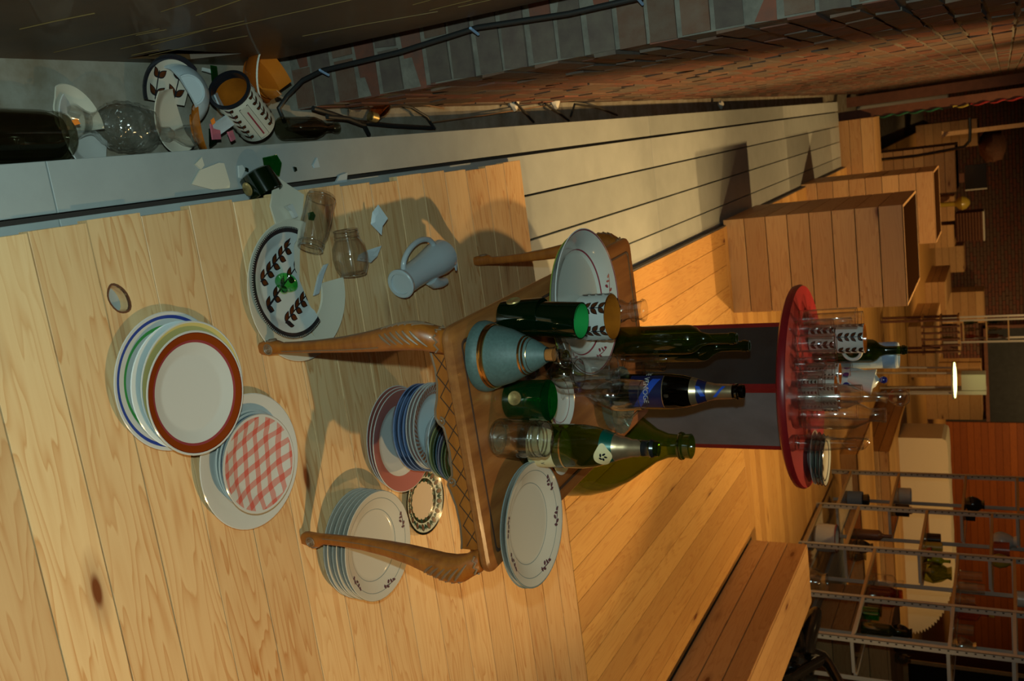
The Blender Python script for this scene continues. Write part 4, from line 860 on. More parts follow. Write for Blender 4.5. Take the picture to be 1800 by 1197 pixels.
# ---------------------------------------------------------------- the pit between deck and wall
def lying(name, label, cat, prof, mat, a, b, seg=40, knob=None):
    d = Vector(b)-Vector(a); return tag(MB().lathe(prof(d.length), seg, knob=knob).build(name, mat, None, a, axis_rot(d)), label, cat)
lying('dark_jar', 'dark smoked glass jar lying in the gap at the lower left corner', 'jar', lambda L: [(0, .01), (.03, .004), (.044, 0), (.049, .006), (.050, .02), (.047, .028), (.050, .036), (.052, .05), (.052, L-.02), (.045, L), (.042, L), (.047, L-.02), (.047, .05), (.044, .02), (0, .018)], 'smoke_glass', (-0.161,1.283,-0.130), (-0.171,1.080,-0.130))
a, b = (-0.167,1.503,-0.120), (-0.188,1.307,-0.120)
def knobby(L):
    base = [(0, .006), (.022, .002), (.032, .004), (.044, .016)]; n = 60
    prof = lambda q: .046+.006*math.sin(PI*min(1, q*1.3)) if q < .55 else .052-.028*((q-.55)/.45)**1.5
    body = [(prof(i/n), .018+(L*.74-.018)*i/n) for i in range(n+1)]
    return base+body+[(.0225, L*.80), (.0235, L*.84), (.027, L*.9), (.036, L), (.033, L), (.022, L*.86)]
def knob_f(t, z, r):
    row = z/.0155
    return 1+(.06*math.sin(PI*(row % 1))**2*math.cos(6.5*(t+(PI/13 if int(row) % 2 else 0)))**2 if .018 < z < .118 and r > .024 else 0)
lying('crystal_decanter', 'cut crystal decanter with knobbly body lying in the gap on broken plates', 'decanter', knobby, 'crystal', a, b, 156, knob_f)
shard('small orange price sticker stuck near the crystal decanter mouth', (-0.181,1.268,-0.065), [(-.006, -.006), (.006, -.006), (.006, .006), (-.006, .006)], .0005, (R(20), R(-30), 0), 'orange_sticker', 0, 'sticker', 'sticker')
a, b = (-0.156,1.495,-0.110), (-0.144,1.619,-0.110)
lying('crystal_stopper', 'faceted crystal stopper lying beside the knobbly decanter', 'stopper', lambda L: [(0, 0), (.018, .001), (.016, L*.22), (.0175, L*.32), (.011, L*.40), (.013, L*.5), (.024, L*.72), (.027, L*.88), (.02, L), (0, L)], 'crystal', a, b, 12)
def pit_plate(label, w, r, rot, planes, mat='white_china', name='plate_fragment', cat='broken plate', h=.02, prof=None):
    me = clip(MB().lathe(prof or prof_plate(r, h), 48).mesh(name, mat, 30), planes, True); o = link(name, me, None, w, rot); return tag(o, label, cat)
o = pit_plate('broken leaf plate with black rim propped in the gap beside the decanter', (-0.253,1.602,-0.150), .082, (R(8), R(10), 0), [((0, .045, 0), (.35, .9, 0)), ((.028, 0, 0), (1, -.15, 0))], china('plate_pit_leaf', .082, [(0, (.50, .44, .36)), (.84, (.015, .015, .02)), (.96, (.02, .02, .02))]))
dk, fi = MB(), MB(); zf = plate_z(prof_plate(.082, .02)); sprig(dk, fi, .018, -.045, R(165), .066, zf, 2, .95); sprig(dk, fi, .020, .005, R(160), .066, zf, 2, .95); dk.build('leaf_print', 'print_black', o)['kind'] = 'stuff'; fi.build('leaf_print', 'print_brown', o)['kind'] = 'stuff'
pit_plate('half of a plain white bowl standing on edge in the gap', (-0.246,1.603,-0.085), .074, (R(192), R(-8), R(20)), [((0, .005, 0), (0, 1, 0))], 'blue_white_china', 'bowl_fragment', 'broken bowl', prof=prof_bowl(.074, .055))
pit_plate('white plate fragment slipped under the bowl half in the gap', (-0.196,1.580,-0.135), .085, (R(-8), R(12), R(10)), [((0, .02, 0), (-.2, 1, 0)), ((-.06, 0, 0), (-1, .1, 0))], 'cream_china')
pit_plate('white broken plate under the mouth of the crystal decanter', (-0.161,1.358,-0.160), .10, (R(-18), R(6), R(40)), [((0, .03, 0), (-.2, 1, 0)), ((.06, 0, 0), (1, .3, 0))])
pit_plate('second white plate piece between dark jar and decanter in the gap', (-0.190,1.323,-0.150), .075, (R(-10), R(-15), R(-20)), [((.02, 0, 0), (1, .4, 0)), ((0, -.05, 0), (.1, -1, 0))], 'cream_china')
pit_plate('orange brown bowl fragment behind the crystal stopper in the gap', (-0.165,1.642,-0.140), .07, (R(-30), R(20), R(30)), [((.0, .02, 0), (.5, 1, 0))], 'amber_glaze', 'bowl_fragment', 'broken bowl', prof=prof_bowl(.07, .03))
pit_plate('amber glazed bowl shell with white broken rim next to the leaf mug in the gap', (-0.262,1.848,-0.100), .082, (R(-22), R(-20), R(10)), [((.045, 0, 0), (1, .3, 0)), ((0, -.05, 0), (-.3, -1, 0))], china('bowl_amber', .082, [(0, (.46, .13, .012)), (.975, (.8, .76, .66))]), 'bowl_fragment', 'broken bowl', prof=prof_bowl(.082, .055))
pit_plate('deeper amber bowl piece partly behind the amber shell in the gap', (-0.290,1.836,-0.120), .07, (R(-10), R(25), R(40)), [((0, .03, 0), (.2, 1, 0))], china('bowl_amber2', .07, [(0, (.30, .07, .008)), (.96, (.75, .72, .62))]), 'bowl_fragment', 'broken bowl', prof=prof_bowl(.07, .05))
# striped leaf canister lying open end up the gap
a, b = Vector((-0.244,1.698,-0.060)), Vector((-0.163,1.826,-0.110)); d = a-b; Lc = d.length
cn = thing('leaf_canister', 'cream canister with brown leaves and an inscribed panel, broken, leaning in the gap', 'canister', b, axis_rot(d))
MB().lathe([(0, .004), (.044, 0), (.049, .004), (.050, Lc-.012), (.047, Lc-.006)], 44).build('canister_body', 'cream_china', cn)
MB().lathe([(.047, Lc-.008), (.052, Lc-.007), (.053, Lc-.001), (.049, Lc), (.045, Lc), (.044, Lc-.02)], 44).build('dark_rim', 'print_black', cn)
MB().lathe([(.0455, Lc-.004), (.0455, .012), (0, .010)], 44).build('amber_lining', 'amber_glaze', cn)
zc = cyl_z(lambda v: .0496); dk, fi = MB(), MB(); inv = cn.rotation_euler.to_matrix().inverted(); qv = inv @ (Vector((0, 0, 1.55))-Vector(b)); ua = math.atan2(qv.x, -qv.y)*.0496
for k in range(5):
    for j in range(3): sprig(dk, fi, ua-.070+.035*k+(.0 if k != 2 else .5), Lc*(.10+.28*j), PI/2, Lc*.24, zc, 2, .55)
dk.build('leaf_print', 'print_black', cn)['kind'] = 'stuff'; fi.build('leaf_print', 'print_brown', cn)['kind'] = 'stuff'
mb, mb2, mb3 = MB(), MB(), MB()
strip(mb2, [(ua, Lc*(.06+.8*i/10)) for i in range(11)], .0125, zc, .0012); strip(mb, [(ua, Lc*(.07+.78*i/10)) for i in range(11)], .0115, zc, .0018); strip(mb3, [(ua+.001, Lc*(.14+.6*i/10)) for i in range(11)], .0018, zc, .0024)
mb2.build('panel_border', 'print_black', cn); mb.build('panel', 'cream_china', cn); mb3.build('panel_line', 'print_red', cn)
gp = 'small broken pieces in the gap'
for lab, w, pts, mt, rot in (('white plate shard with an orange sticker under the canister rim', (-0.163,1.698,-0.100), [(-.035, -.02), (.03, -.028), (.045, .006), (-.03, .014)], 'blue_white_china', (R(-22), R(10), R(-60))), ('pink glazed shard, larger of two in the gap', (-0.153,1.669,-0.100), [(-.02, -.016), (.016, -.022), (.022, .01), (-.006, .018)], 'pink_china', (R(-10), R(6), R(10))), ('pink glazed shard, smaller one next to the canister foot', (-0.141,1.717,-0.100), [(-.012, -.010), (.012, -.012), (.014, .008), (-.008, .012)], 'pink_china', (R(-14), 0, R(20))), ('dark green glass piece at the edge of the deck in the gap', (-0.143,1.685,-0.130), [(-.02, -.010), (.024, -.006), (.012, .012), (-.016, .010)], 'deep_green_glass', (R(10), R(20), 0)), ('white shard lying on the concrete by the steel sheet', (-0.305,1.750,-0.170), [(-.016, -.004), (.016, -.005), (.015, .005), (-.015, .004)], 'white_china', (0, 0, R(80))), ('green shard between the bowl half and the canister', (-0.296,1.761,-0.160), [(-.02, -.012), (.02, -.01), (.016, .014), (-.018, .01)], 'bright_green_glass', (R(-10), R(10), 0)), ('white shard peeping out from under the canister opening', (-0.222,1.720,-0.120), [(-.03, -.02), (.03, -.016), (.022, .018), (-.02, .022)], 'blue_white_china', (R(-25), R(12), R(30)))):
    shard(lab, w, pts, .004, rot, mt, 1.0, group=gp)
shard('orange sticker on the white shard below the canister', (-0.174,1.653,-0.085), [(-.006, -.007), (.006, -.007), (.006, .007), (-.006, .007)], .0006, (R(-20), R(10), R(-60)), 'orange_sticker', 0, 'sticker', 'sticker')
lying('glass_bottle', 'dark clear bottle lying in the gap beyond the canister', 'bottle', lambda L: [(0, .005), (.024, 0), (.030, .004), (.030, L*.55), (.024, L*.66), (.013, L*.76), (.012, L*.93), (.015, L*.95), (.015, L), (.01, L), (.01, L*.78), (.027, L*.55), (0, .01)], 'smoke_glass', (-0.155,1.950,-0.140), (-0.149,2.184,-0.140))
for lab, w, dv in (('clear light bulb lying against the wall foot, nearer one', (-0.195,2.264,-0.140), (.2, .8, .1)), ('clear light bulb lying against the wall foot, farther one', (-0.200,2.373,-0.140), (-.2, 1, .05))):
    t_ = thing('light_bulb', lab, 'light bulb', w, axis_rot(dv), 'light bulbs in the gap'); MB().lathe([(0, .0), (.02, .004), (.031, .018), (.034, .034), (.030, .052), (.018, .070), (.014, .082)], 28).build('bulb', 'amber_glass' if 'farther' in lab else 'clear_glass', t_); MB().lathe([(.0145, .080), (.0145, .105), (.006, .112), (0, .113)], 20).build('bulb_base', 'dull_gold', t_)
# cables
cb_ = thing('wall_cable', 'thick black cable clipped along the brick wall end and down into the gap', 'cable', (0, 0, 0))
pts = [(1130,-6,-.27), (1000,24,-.27), (840,48,-.27), (700,92,-.265), (566,124,-.26), (532,141,-.258), (505,168,-.245), (492,190,-.20), (500,215,-.20)]
P_ = [(-0.302,2.035,0.859), (-0.300,2.035,0.681), (-0.313,2.035,0.442), (-0.294,2.030,0.209), (-0.289,2.030,-0.038), (-0.275,2.030,-0.108), (-0.242,2.020,-0.161), (-0.211,1.987,-0.170), (-0.175,2.012,-0.180)]
MB().tube(P_, .0062, 10).build('cable_sheath', 'cable', cb_)
for w in ((-0.288,2.026,-0.035), (-0.311,2.030,0.429), (-0.301,2.030,0.848)):
    MB().tube([(w[0]-.002, w[1]-.009, w[2]), (w[0], w[1]-.011, w[2]+.003), (w[0]+.012, w[1]+.02, w[2]+.004)], .0035, 6).build('cable_clip', 'pale_blue', cb_)
gC2 = 'loose cables in the gap'
for lab, pts, r_, mt in (('black cable running from the dark bottle along the gap', [(-0.202,2.068,-0.120), (-0.185,2.150,-0.120), (-0.166,2.290,-0.160), (-0.147,2.508,-0.170), (-0.132,2.742,-0.170)], .007, 'cable'), ('black cable loop bending down past the light bulbs', [(-0.160,2.418,-0.170), (-0.213,2.497,-0.150), (-0.201,2.598,-0.150), (-0.168,2.685,-0.150), (-0.128,2.740,-0.160)], .005, 'cable'), ('thin brown wire along the foot of the wall', [(-0.190,2.407,-0.130), (-0.214,2.463,-0.130), (-0.208,2.646,-0.140), (-0.194,2.802,-0.150)], .003, 'cable_brown'), ('black cable end hanging beside the dark bottle', [(-0.178,2.123,-0.120), (-0.171,2.212,-0.120), (-0.151,2.316,-0.140), (-0.125,2.359,-0.160)], .007, 'cable'), ('thin wire stretched along the dark gap behind the deck', [(-0.150,2.747,-0.170), (-0.165,3.112,-0.170), (-0.185,3.503,-0.170), (-0.198,3.758,-0.170)], .0022, 'cable_brown'), ('black cable dipping under the deck edge, left of a pair', [(-0.203,3.288,-0.120), (-0.161,3.430,-0.150), (-0.129,3.529,-0.170)], .005, 'cable'), ('black cable dipping under the deck edge, right of a pair', [(-0.196,3.554,-0.120), (-0.154,3.761,-0.150), (-0.124,3.888,-0.170)], .005, 'cable'), ('black cable arching along the gap farther back', [(-0.141,3.912,-0.170), (-0.190,3.881,-0.130), (-0.175,4.167,-0.140), (-0.135,4.492,-0.170)], .005, 'cable')):
    tag(MB().tube(pts, r_, 8).build('loose_cable', mt), lab, 'cable', gC2)
for lab, w in (('pale plaster lump at the wall foot, nearer of the pair', (-0.204,3.322,-0.160)), ('pale plaster lump at the wall foot, farther of the pair', (-0.204,3.709,-0.160)), ('bluish stone lying in the far gap by the wall', (-0.158,6.379,-0.160))):
    mb = MB().lathe([(0, 0), (.02, .002), (.028, .012), (.024, .026), (.01, .034), (0, .035)], 10, knob=lambda a, z, r: 1+.25*math.sin(3*a+z*80)); tag(mb.build('plaster_lump', 'pale_stone', None, w), lab, 'rubble', 'rubble in the gap')
# ---------------------------------------------------------------- red bar table
RT = (.895, 3.125); RZ = .93
rt = thing('bar_table', 'round red bar table on a square dark column crowded with glasses', 'table', (RT[0], RT[1], 0))
MB().lathe([(0, RZ-.030), (.335, RZ-.030), (.345, RZ-.024), (.348, RZ-.010), (.343, RZ), (0, RZ)], 80).build('tabletop', 'red_paint', rt)
vd = math.atan2(RT[0], RT[1])                                     # column stands corner-on
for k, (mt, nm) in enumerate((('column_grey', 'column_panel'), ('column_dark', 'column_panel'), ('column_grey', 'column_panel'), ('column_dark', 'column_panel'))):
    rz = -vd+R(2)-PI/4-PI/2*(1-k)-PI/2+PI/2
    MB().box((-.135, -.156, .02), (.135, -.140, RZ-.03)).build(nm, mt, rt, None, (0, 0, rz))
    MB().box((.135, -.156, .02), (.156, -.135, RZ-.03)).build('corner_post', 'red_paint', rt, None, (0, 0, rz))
MB().box((-.2, -.2, 0), (.2, .2, .02)).build('foot_plate', 'column_dark', rt, None, (0, 0, -vd+PI/4))
gR = 'glassware on the red bar table'
def on_red(px): return px
tumbler_glass('tall footed beer glass at the left edge of the red table', (0.652,3.083,0.930), .180, .033, group=gR, name='beer_glass')
tumbler_glass('second tall beer glass a step behind the left one on the red table', (0.694,3.233,0.930), .178, .031, group=gR, name='beer_glass')
m0 = (0.759,3.240,0.930)
leaf_mug('lower mug with brown leaves of the left mug pair on the red table', m0, .050, .088, R(10), 2, 'leaf mugs on the red bar table', 32, 6)
leaf_mug('upper mug with brown leaves stacked on the left pair, red table', (m0[0], m0[1], m0[2]+.0885), .050, .092, R(40), 2, 'leaf mugs on the red bar table', 32, 6, handle=R(-25))
for (px, nm) in (((0.863,3.168,0.930), 'left'), ((0.879,3.067,0.930), 'middle'), ((0.940,3.106,0.930), 'right')):
    leaf_mug('lower small leaf cup of the %s one of three cup pairs on the red table' % nm, px, .036, .052, R(20), 2, 'small leaf cups on the red bar table', 28, 6)
    leaf_mug('upper small leaf cup of the %s one of three cup pairs on the red table' % nm, (px[0], px[1], px[2]+.0525), .036, .052, R(55), 2, 'small leaf cups on the red bar table', 28, 6)
w0 = (0.819,3.307,0.930); tag(MB().lathe(bottle_prof(.305, .0400, .0140), 36).build('wine_bottle', 'dark_green_glass', None, w0), 'green wine bottle rising above the glasses on the red table', 'bottle')
k0 = (0.865,3.419,0.930)
kt = thing('tall_mug', 'tall pale blue and white jug behind the wine bottle on the red table', 'mug', k0)
MB().lathe([(0, 0), (.045, 0), (.047, .004), (.047, .262), (.044, .266), (.042, .262), (.042, .01), (0, .01)], 36).build('mug_body', 'blue_white_china', kt)
MB().lathe([(.0474, .215), (.0478, .216), (.0478, .256), (.0474, .257)], 36).build('blue_band', 'pale_blue', kt)
t0 = (0.938,3.354,0.930)
tp = thing('tea_caddy', 'blue and white china pot with cobalt knob among the glasses on the red table', 'pot', t0)
MB().lathe([(0, 0), (.030, 0), (.040, .02), (.046, .07), (.044, .125), (.034, .165), (.028, .172)], 36).build('pot_body', 'blue_white_china', tp); MB().lathe([(.032, .172), (.033, .178), (.024, .192), (.010, .200), (.006, .205)], 30).build('lid', 'blue_white_china', tp); MB().lathe([(.005, .204), (.011, .210), (.013, .220), (.009, .229), (0, .232)], 24).build('lid_knob', 'cobalt', tp)
mb = MB(); zk = cyl_z(lambda v: .0462)
for k in range(8): decal(mb, ell(2*PI*.0462*k/8-.14, .10, .010, .012, 12), zk)
mb.build('blue_print', 'cobalt', tp)
v0 = (0.891,3.325,0.930)
tag(MB().lathe([(0, .11), (.02, .11), (.03, .14), (.045, .19), (.047, .195), (.044, .195), (.028, .145), (0, .118), ], 32).build('china_funnel', 'white_china', None, (v0[0], v0[1], v0[2]+.0)), 'white china cup shape leaning above the small leaf cups on the red table', 'cup', gR).rotation_euler = (0, R(14), 0)
tumbler_glass('plain tumbler holding up the white china cup on the red table', v0, .118, .030, group=gR)
x0 = (0.890,2.984,0.930)
xd = thing('crystal_decanter', 'tall cut crystal decanter with big round stopper at the front of the red table', 'decanter', x0)
MB().lathe([(0, .004), (.036, 0), (.041, .01), (.042, .10), (.039, .15), (.026, .175), (.017, .20), (.015, .255), (.021, .268), (.019, .27), (.012, .255), (.014, .20), (.036, .15), (.039, .012), (0, .012)], 40, knob=lambda a, z, r: 1+(.04*abs(math.sin(8*a)) if z < .15 and r > .03 else 0)).build('decanter_body', 'crystal', xd)
MB().lathe([(.011, .262), (.013, .275), (.024, .288), (.030, .305), (.028, .322), (.018, .334), (0, .337)], 14).build('stopper', 'crystal', xd)
c0_ = (0.952,2.989,0.930); tag(MB().lathe([(0, .004), (.040, 0), (.047, .01), (.048, .12), (.044, .17), (.030, .20), (.022, .215), (.021, .25), (.024, .252), (.024, .262), (.020, .264), (.019, .215), (.041, .17), (.044, .012), (0, .01)], 40).build('carafe', 'clear_glass', None, c0_), 'clear round shouldered carafe with screw neck at the front right of the red table', 'carafe'); rimmed(COL.objects['carafe'], .022, .263, .0016); rimmed(COL.objects['carafe'], .043, .004, .0016)
h0 = (1.018,3.045,0.930); hj = thing('glass_jug', 'clear glass jug with a loop handle at the right side of the red table', 'jug', h0)
MB().lathe([(0, .004), (.036, 0), (.040, .008), (.038, .10), (.034, .16), (.036, .20), (.034, .20), (.032, .16), (.036, .1), (.036, .012), (0, .01)], 36).build('jug_body', 'clear_glass', hj)
MB().tube([(.034+.038*math.cos(u), -.006, .155+.045*math.sin(u)) for u in [-PI/2+PI*i/12 for i in range(13)]], .0042, 8).build('jug_handle', 'clear_glass_thick', hj)
sb = (1.013,2.880,0.930); tag(MB().lathe([(0, .006), (.022, 0), (.026, .004), (.026, .075), (.022, .11), (.0135, .172), (.013, .185), (.016, .187), (.016, .205), (.012, .206), (.011, .17), (.019, .11), (.023, .075), (.023, .01), (0, .01)], 32).build('glass_bottle', 'clear_glass', None, sb), 'slim clear bottle in front of the plates on the red table', 'bottle'); rimmed(COL.objects['glass_bottle.002'], .0145, .205, .0014); rimmed(COL.objects['glass_bottle.002'], .024, .004, .0014)
for i, (w, h, r) in enumerate((((0.670,3.018,0.930), .115, .030), ((0.713,2.992,0.930), .125, .031), ((0.769,3.010,0.930), .120, .030), ((0.820,3.040,0.930), .105, .029), ((0.829,2.968,0.930), .085, .028), ((0.774,2.960,0.930), .095, .024), ((0.727,3.297,0.930), .13, .030), ((0.950,3.233,0.930), .16, .030), ((0.999,3.191,0.930), .15, .031))):
    tumbler_glass(('first', 'second', 'third', 'fourth', 'fifth', 'sixth', 'seventh', 'eighth', 'ninth')[i]+' plain tumbler of the cluster on the red table, counted from the left front', w, h, r, i % 2 == 1, group='plain tumblers on the red bar table')
q0 = (1.139,3.094,0.930); mq = china('plate_rt', .085, [(0, (.55, .52, .42)), (.76, (.03, .03, .03)), (.80, (.5, .52, .46)), (.955, (.02, .025, .025))])
for k, lab in enumerate(('lowest white plate on the red table', 'second plate from the bottom on the red table', 'third plate from the bottom on the red table', 'leaf plate with black rim on top of the pile on the red table')):
    o = plate(lab, (q0[0]+.003*k, q0[1]-.002*k, RZ+.0005+.0125*k), .092-.002*k, mq if k else 'white_china', .018, tilt=(0, R(1*k), 0), group='plates on the red bar table')
dk, fi = MB(), MB(); zf = plate_z(prof_plate(.086, .018))
for a in (R(200), R(265), R(330)): sprig(dk, fi, .008*math.cos(a), .008*math.sin(a), a, .052, zf, 2, .85)
dk.build('leaf_print', 'print_black', o)['kind'] = 'stuff'; fi.build('leaf_print', 'print_brown', o)['kind'] = 'stuff'
# ---------------------------------------------------------------- slotted steel shelves
sh = thing('shelf_rack', 'open rack of slotted grey steel angles with glass and pine shelves on the right', 'shelf', (3.32, 5.70, 0))
PY = [0, .55, 1.35, 2.16, 2.99]; DX = .31; ZT = 1.86
for k, yy in enumerate(PY):
    for fx in (0, DX):
        p = MB(); s_ = 1 if fx == 0 else -1
        p.box((min(fx, fx+.003*s_), yy-.018, 0), (max(fx, fx+.003*s_), yy+.018, ZT)); p.box((min(fx, fx+.034*s_), yy-.018, 0), (max(fx, fx+.034*s_), yy-.015, ZT)); po = p.build('upright', 'steel_angle', sh)
        if fx == 0:
            h = MB()
            for i in range(36): h.box((.006, yy-.0187, .05+.05*i), (.016, yy-.0178, .062+.05*i))
            h.build('slots', 'joint_dark', po)['kind'] = 'stuff'
LV = {0: (.05, .60, 1.17, 1.53), 1: (.05, .587, 1.166, 1.535), 2: (.05, .365, .903, 1.383), 3: (.185, .61, 1.165, 1.57)}
for b in range(4):
    for z in LV[b]:
        MB().box((0, PY[b]+.018, z-.020), (.030, PY[b+1]-.018, z)).build('shelf_edge', 'shelf_edge' if b else 'steel_angle', sh)
        MB().box((.031, PY[b]+.019, z-.009), (DX-.031, PY[b+1]-.019, z-.001)).build('glass_shelf', 'shelf_glass', sh)
        MB().box((DX-.030, PY[b]+.018, z-.020), (DX, PY[b+1]-.018, z)).build('back_rail', 'steel_angle', sh)
        for yy in (PY[b]+.019, PY[b+1]-.022): MB().box((.031, yy, z-.030), (DX-.031, yy+.003, z-.009)).build('side_bracket', 'steel_angle', sh)
gH = 'vessels on the steel rack'
def on_shelf(name, label, cat, bay, lev, y, prof, mat, x=.15, seg=28, extra=None):
    z = LV[bay][lev] if lev is not None else 0
    o = tag(MB().lathe(prof, seg).build(name, mat, None, (3.32+x, y, z)), label, cat, gH)
    if extra: MB().lathe(extra[0], seg).build(extra[1], extra[2], o)
    return o
def cyl(r, h, t=.004): return [(0, .003), (r*.9, 0), (r, .004), (r, h), (r-t, h), (r-t, .01), (0, .008)]
def jug(r, h): return [(0, .003), (r*.7, 0), (r*.85, .01), (r, h*.35), (r*.8, h*.65), (r*.5, h*.85), (r*.62, h), (r*.58, h), (r*.45, h*.84), (r*.9, h*.35), (0, .01)]
o = on_shelf('enamel_pot', 'pale enamel pot at the bottom of the steel rack, third bay', 'pot', 2, 0, 7.46, [(0, .0), (.09, 0), (.115, .02), (.118, .09), (.112, .17), (.108, .17), (.110, .09), (.1, .02), (0, .01)], 'enamel', .14)
MB().lathe([(.112, .171), (.118, .173), (.112, .178)], 28).build('rim_band', 'red_paint', o)
on_shelf('brown_bottle', 'dark brown bottle on the lower shelf of the third bay', 'bottle', 2, 1, 7.60, bottle_prof(.27, .046, .014), 'clay_brown')
on_shelf('dark_jar', 'dark round jar beside the brown bottle on the third bay', 'jar', 2, 1, 7.36, jug(.06, .15), 'black_gloss')
on_shelf('glass_carafe', 'small pale carafe at the near end of the third bay lower shelf', 'carafe', 2, 1, 7.19, jug(.05, .12), 'smoke_glass')
on_shelf('black_jar', 'squat black jar on the middle shelf of the third bay', 'jar', 2, 2, 7.60, cyl(.05, .10), 'black_gloss')
on_shelf('yellow_dish', 'yellow boat shaped dish on the middle shelf of the third bay', 'dish', 2, 2, 7.46, cyl(.04, .12), 'yellow_glaze')
on_shelf('red_bowl', 'small red bowl on the middle shelf of the third bay', 'bowl', 2, 2, 7.34, prof_bowl(.05, .05), 'red_glaze')
on_shelf('green_bottle', 'small green blue bottle on the middle shelf of the third bay', 'bottle', 2, 2, 7.22, bottle_prof(.19, .035, .012), 'green_glass')
on_shelf('olive_vase', 'bulging olive glass vase at the near end of the third bay', 'vase', 2, 2, 7.12, jug(.085, .20), 'olive_glass', .20)
on_shelf('red_jar', 'orange red jar on the upper shelf of the third bay', 'jar', 2, 3, 7.50, cyl(.06, .11), 'red_glaze')
on_shelf('white_globe', 'white globe shaped vessel on the upper shelf of the third bay', 'vase', 2, 3, 7.66, jug(.075, .16), 'enamel')
on_shelf('yellow_jar', 'yellowish jar at the near end of the third bay upper shelf', 'jar', 2, 3, 7.30, jug(.055, .13), 'yellow_glaze')
on_shelf('blue_bag', 'dull blue tin with black lid on the bottom shelf of the far bay', 'tin', 3, 0, 8.35, cyl(.075, .13), 'blue_bag', extra=([(0, .131), (.05, .131), (.055, .18), (.03, .19), (0, .19)], 'lid', 'black_gloss'))
on_shelf('grey_jar', 'grey stoneware jar on the second shelf of the far bay', 'jar', 3, 1, 8.50, cyl(.07, .10), 'steel_angle')
on_shelf('red_bottle', 'small red brown bottle on the second shelf of the far bay', 'bottle', 3, 1, 8.38, bottle_prof(.17, .035, .012), 'red_glaze', .24)
on_shelf('black_jar', 'black round jar on the second shelf of the far bay', 'jar', 3, 1, 8.16, cyl(.055, .11), 'black_gloss')
on_shelf('black_pot', 'black handled pot on the third shelf of the far bay', 'pot', 3, 2, 8.38, jug(.07, .14), 'black_gloss')
on_shelf('black_tin', 'small black tin on the third shelf of the far bay', 'tin', 3, 2, 8.12, cyl(.04, .075), 'black_gloss')
on_shelf('glass_globe', 'big pale glass globe vase at the bottom of the second bay', 'vase', 1, 0, 6.66, [(0, .003), (.05, 0), (.09, .03), (.112, .09), (.10, .15), (.07, .19), (.078, .22), (.074, .22), (.066, .19), (.105, .09), (0, .01)], 'crystal', .14)
on_shelf('small_glass', 'small tumbler behind the globe vase at the bottom of the rack', 'glass', 1, 0, 6.45, cyl(.045, .12), 'clear_glass', .18)
on_shelf('amber_jar', 'wide clear jar of amber glass on the second bay', 'jar', 1, 1, 6.56, jar_prof(.075, .22, .06, .7), 'amber_glass')
on_shelf('clear_flask', 'clear flask behind the amber jar on the second bay', 'flask', 1, 1, 6.80, bottle_prof(.21, .05, .015), 'clear_glass')
on_shelf('green_jar', 'small green glass jar at the near end of the second bay', 'jar', 1, 1, 6.36, cyl(.05, .10), 'olive_glass')
for k, (yy, r, h) in enumerate(((6.95, .035, .15), (6.86, .03, .12), (6.76, .035, .17), (6.65, .03, .11))):
    on_shelf('small_glass', ('first', 'second', 'third', 'fourth')[k]+' little clear glass from the left on the second bay upper shelf', 'glass', 1, 2, yy, cyl(r, h), 'clear_glass', .12+.04*(k % 2))
on_shelf('rose_bottle', 'rose tinted flask with yellow stopper on the second bay upper shelf', 'flask', 1, 2, 6.42, bottle_prof(.20, .055, .016), 'rose_glass', .13, extra=([(0, .2), (.016, .2), (.022, .23), (0, .24)], 'stopper', 'yellow_glaze'))
on_shelf('pale_label_jar', 'white labelled jar on the top shelf of the second bay', 'jar', 1, 3, 6.72, cyl(.055, .12), 'enamel')
on_shelf('wine_bottle', 'dark wine bottle standing on the nearest bay of the steel rack', 'bottle', 0, 1, 6.00, bottle_prof(.29, .04, .014), 'dark_green_glass', .10)
on_shelf('green_jar', 'pale green jar at the foot of the wine bottle on the nearest bay', 'jar', 0, 1, 6.13, cyl(.045, .10), 'lime_glass', .06)
on_shelf('round_flask', 'round clear flask lying on the upper shelf of the nearest bay', 'flask', 0, 2, 5.98, jug(.06, .13), 'crystal', .14)
on_shelf('small_glass', 'clear glass beside the round flask on the nearest bay', 'glass', 0, 2, 6.16, cyl(.035, .11), 'clear_glass', .12)
on_shelf('slim_bottle', 'slim green bottle at the bottom of the nearest bay', 'bottle', 0, 0, 6.02, bottle_prof(.26, .028, .011), 'olive_glass', .12)
on_shelf('slim_bottle', 'slim dark bottle at the bottom of the nearest bay', 'bottle', 0, 0, 6.15, bottle_prof(.26, .028, .011), 'dark_green_glass', .12)
# ---------------------------------------------------------------- black lacquered chair behind the bench
ch = thing('black_chair', 'glossy black chair with thick rounded back behind the bench at the right edge', 'chair', (0, 0, 0))
MB().tube([(3.150,5.667,0.385), (3.160,5.615,0.375), (3.200,5.523,0.364), (3.250,5.431,0.356), (3.300,5.382,0.361)], [.035, .052, .056, .058, .05], 16).build('backrest', 'black_gloss', ch)
MB().tube([(3.190,5.494,0.292), (3.220,5.423,0.310), (3.260,5.360,0.333)], [.030, .045, .04], 14).build('lumbar_roll', 'black_gloss', ch)
MB().tube([(3.280,5.048,0.316), (3.320,5.230,0.366), (3.360,5.451,0.443)], [.030, .034, .034], 12).build('arm', 'black_gloss', ch)
MB().tube([(3.310,5.413,0.362), (3.360,5.464,0.440), (3.380,5.416,0.488), (3.420,5.279,0.574)], [.045, .042, .034, .03], 12).build('arm', 'black_gloss', ch)
for p in ((3.240,5.207,0.342), (3.300,5.205,0.348), (3.360,5.207,0.368), (3.450,5.438,0.383)):
    MB().tube([p, (p[0]-.01, p[1]+.02, p[2]*.5), (p[0], p[1], 0)], [.026, .018, .014], 10).build('leg', 'black_gloss', ch)
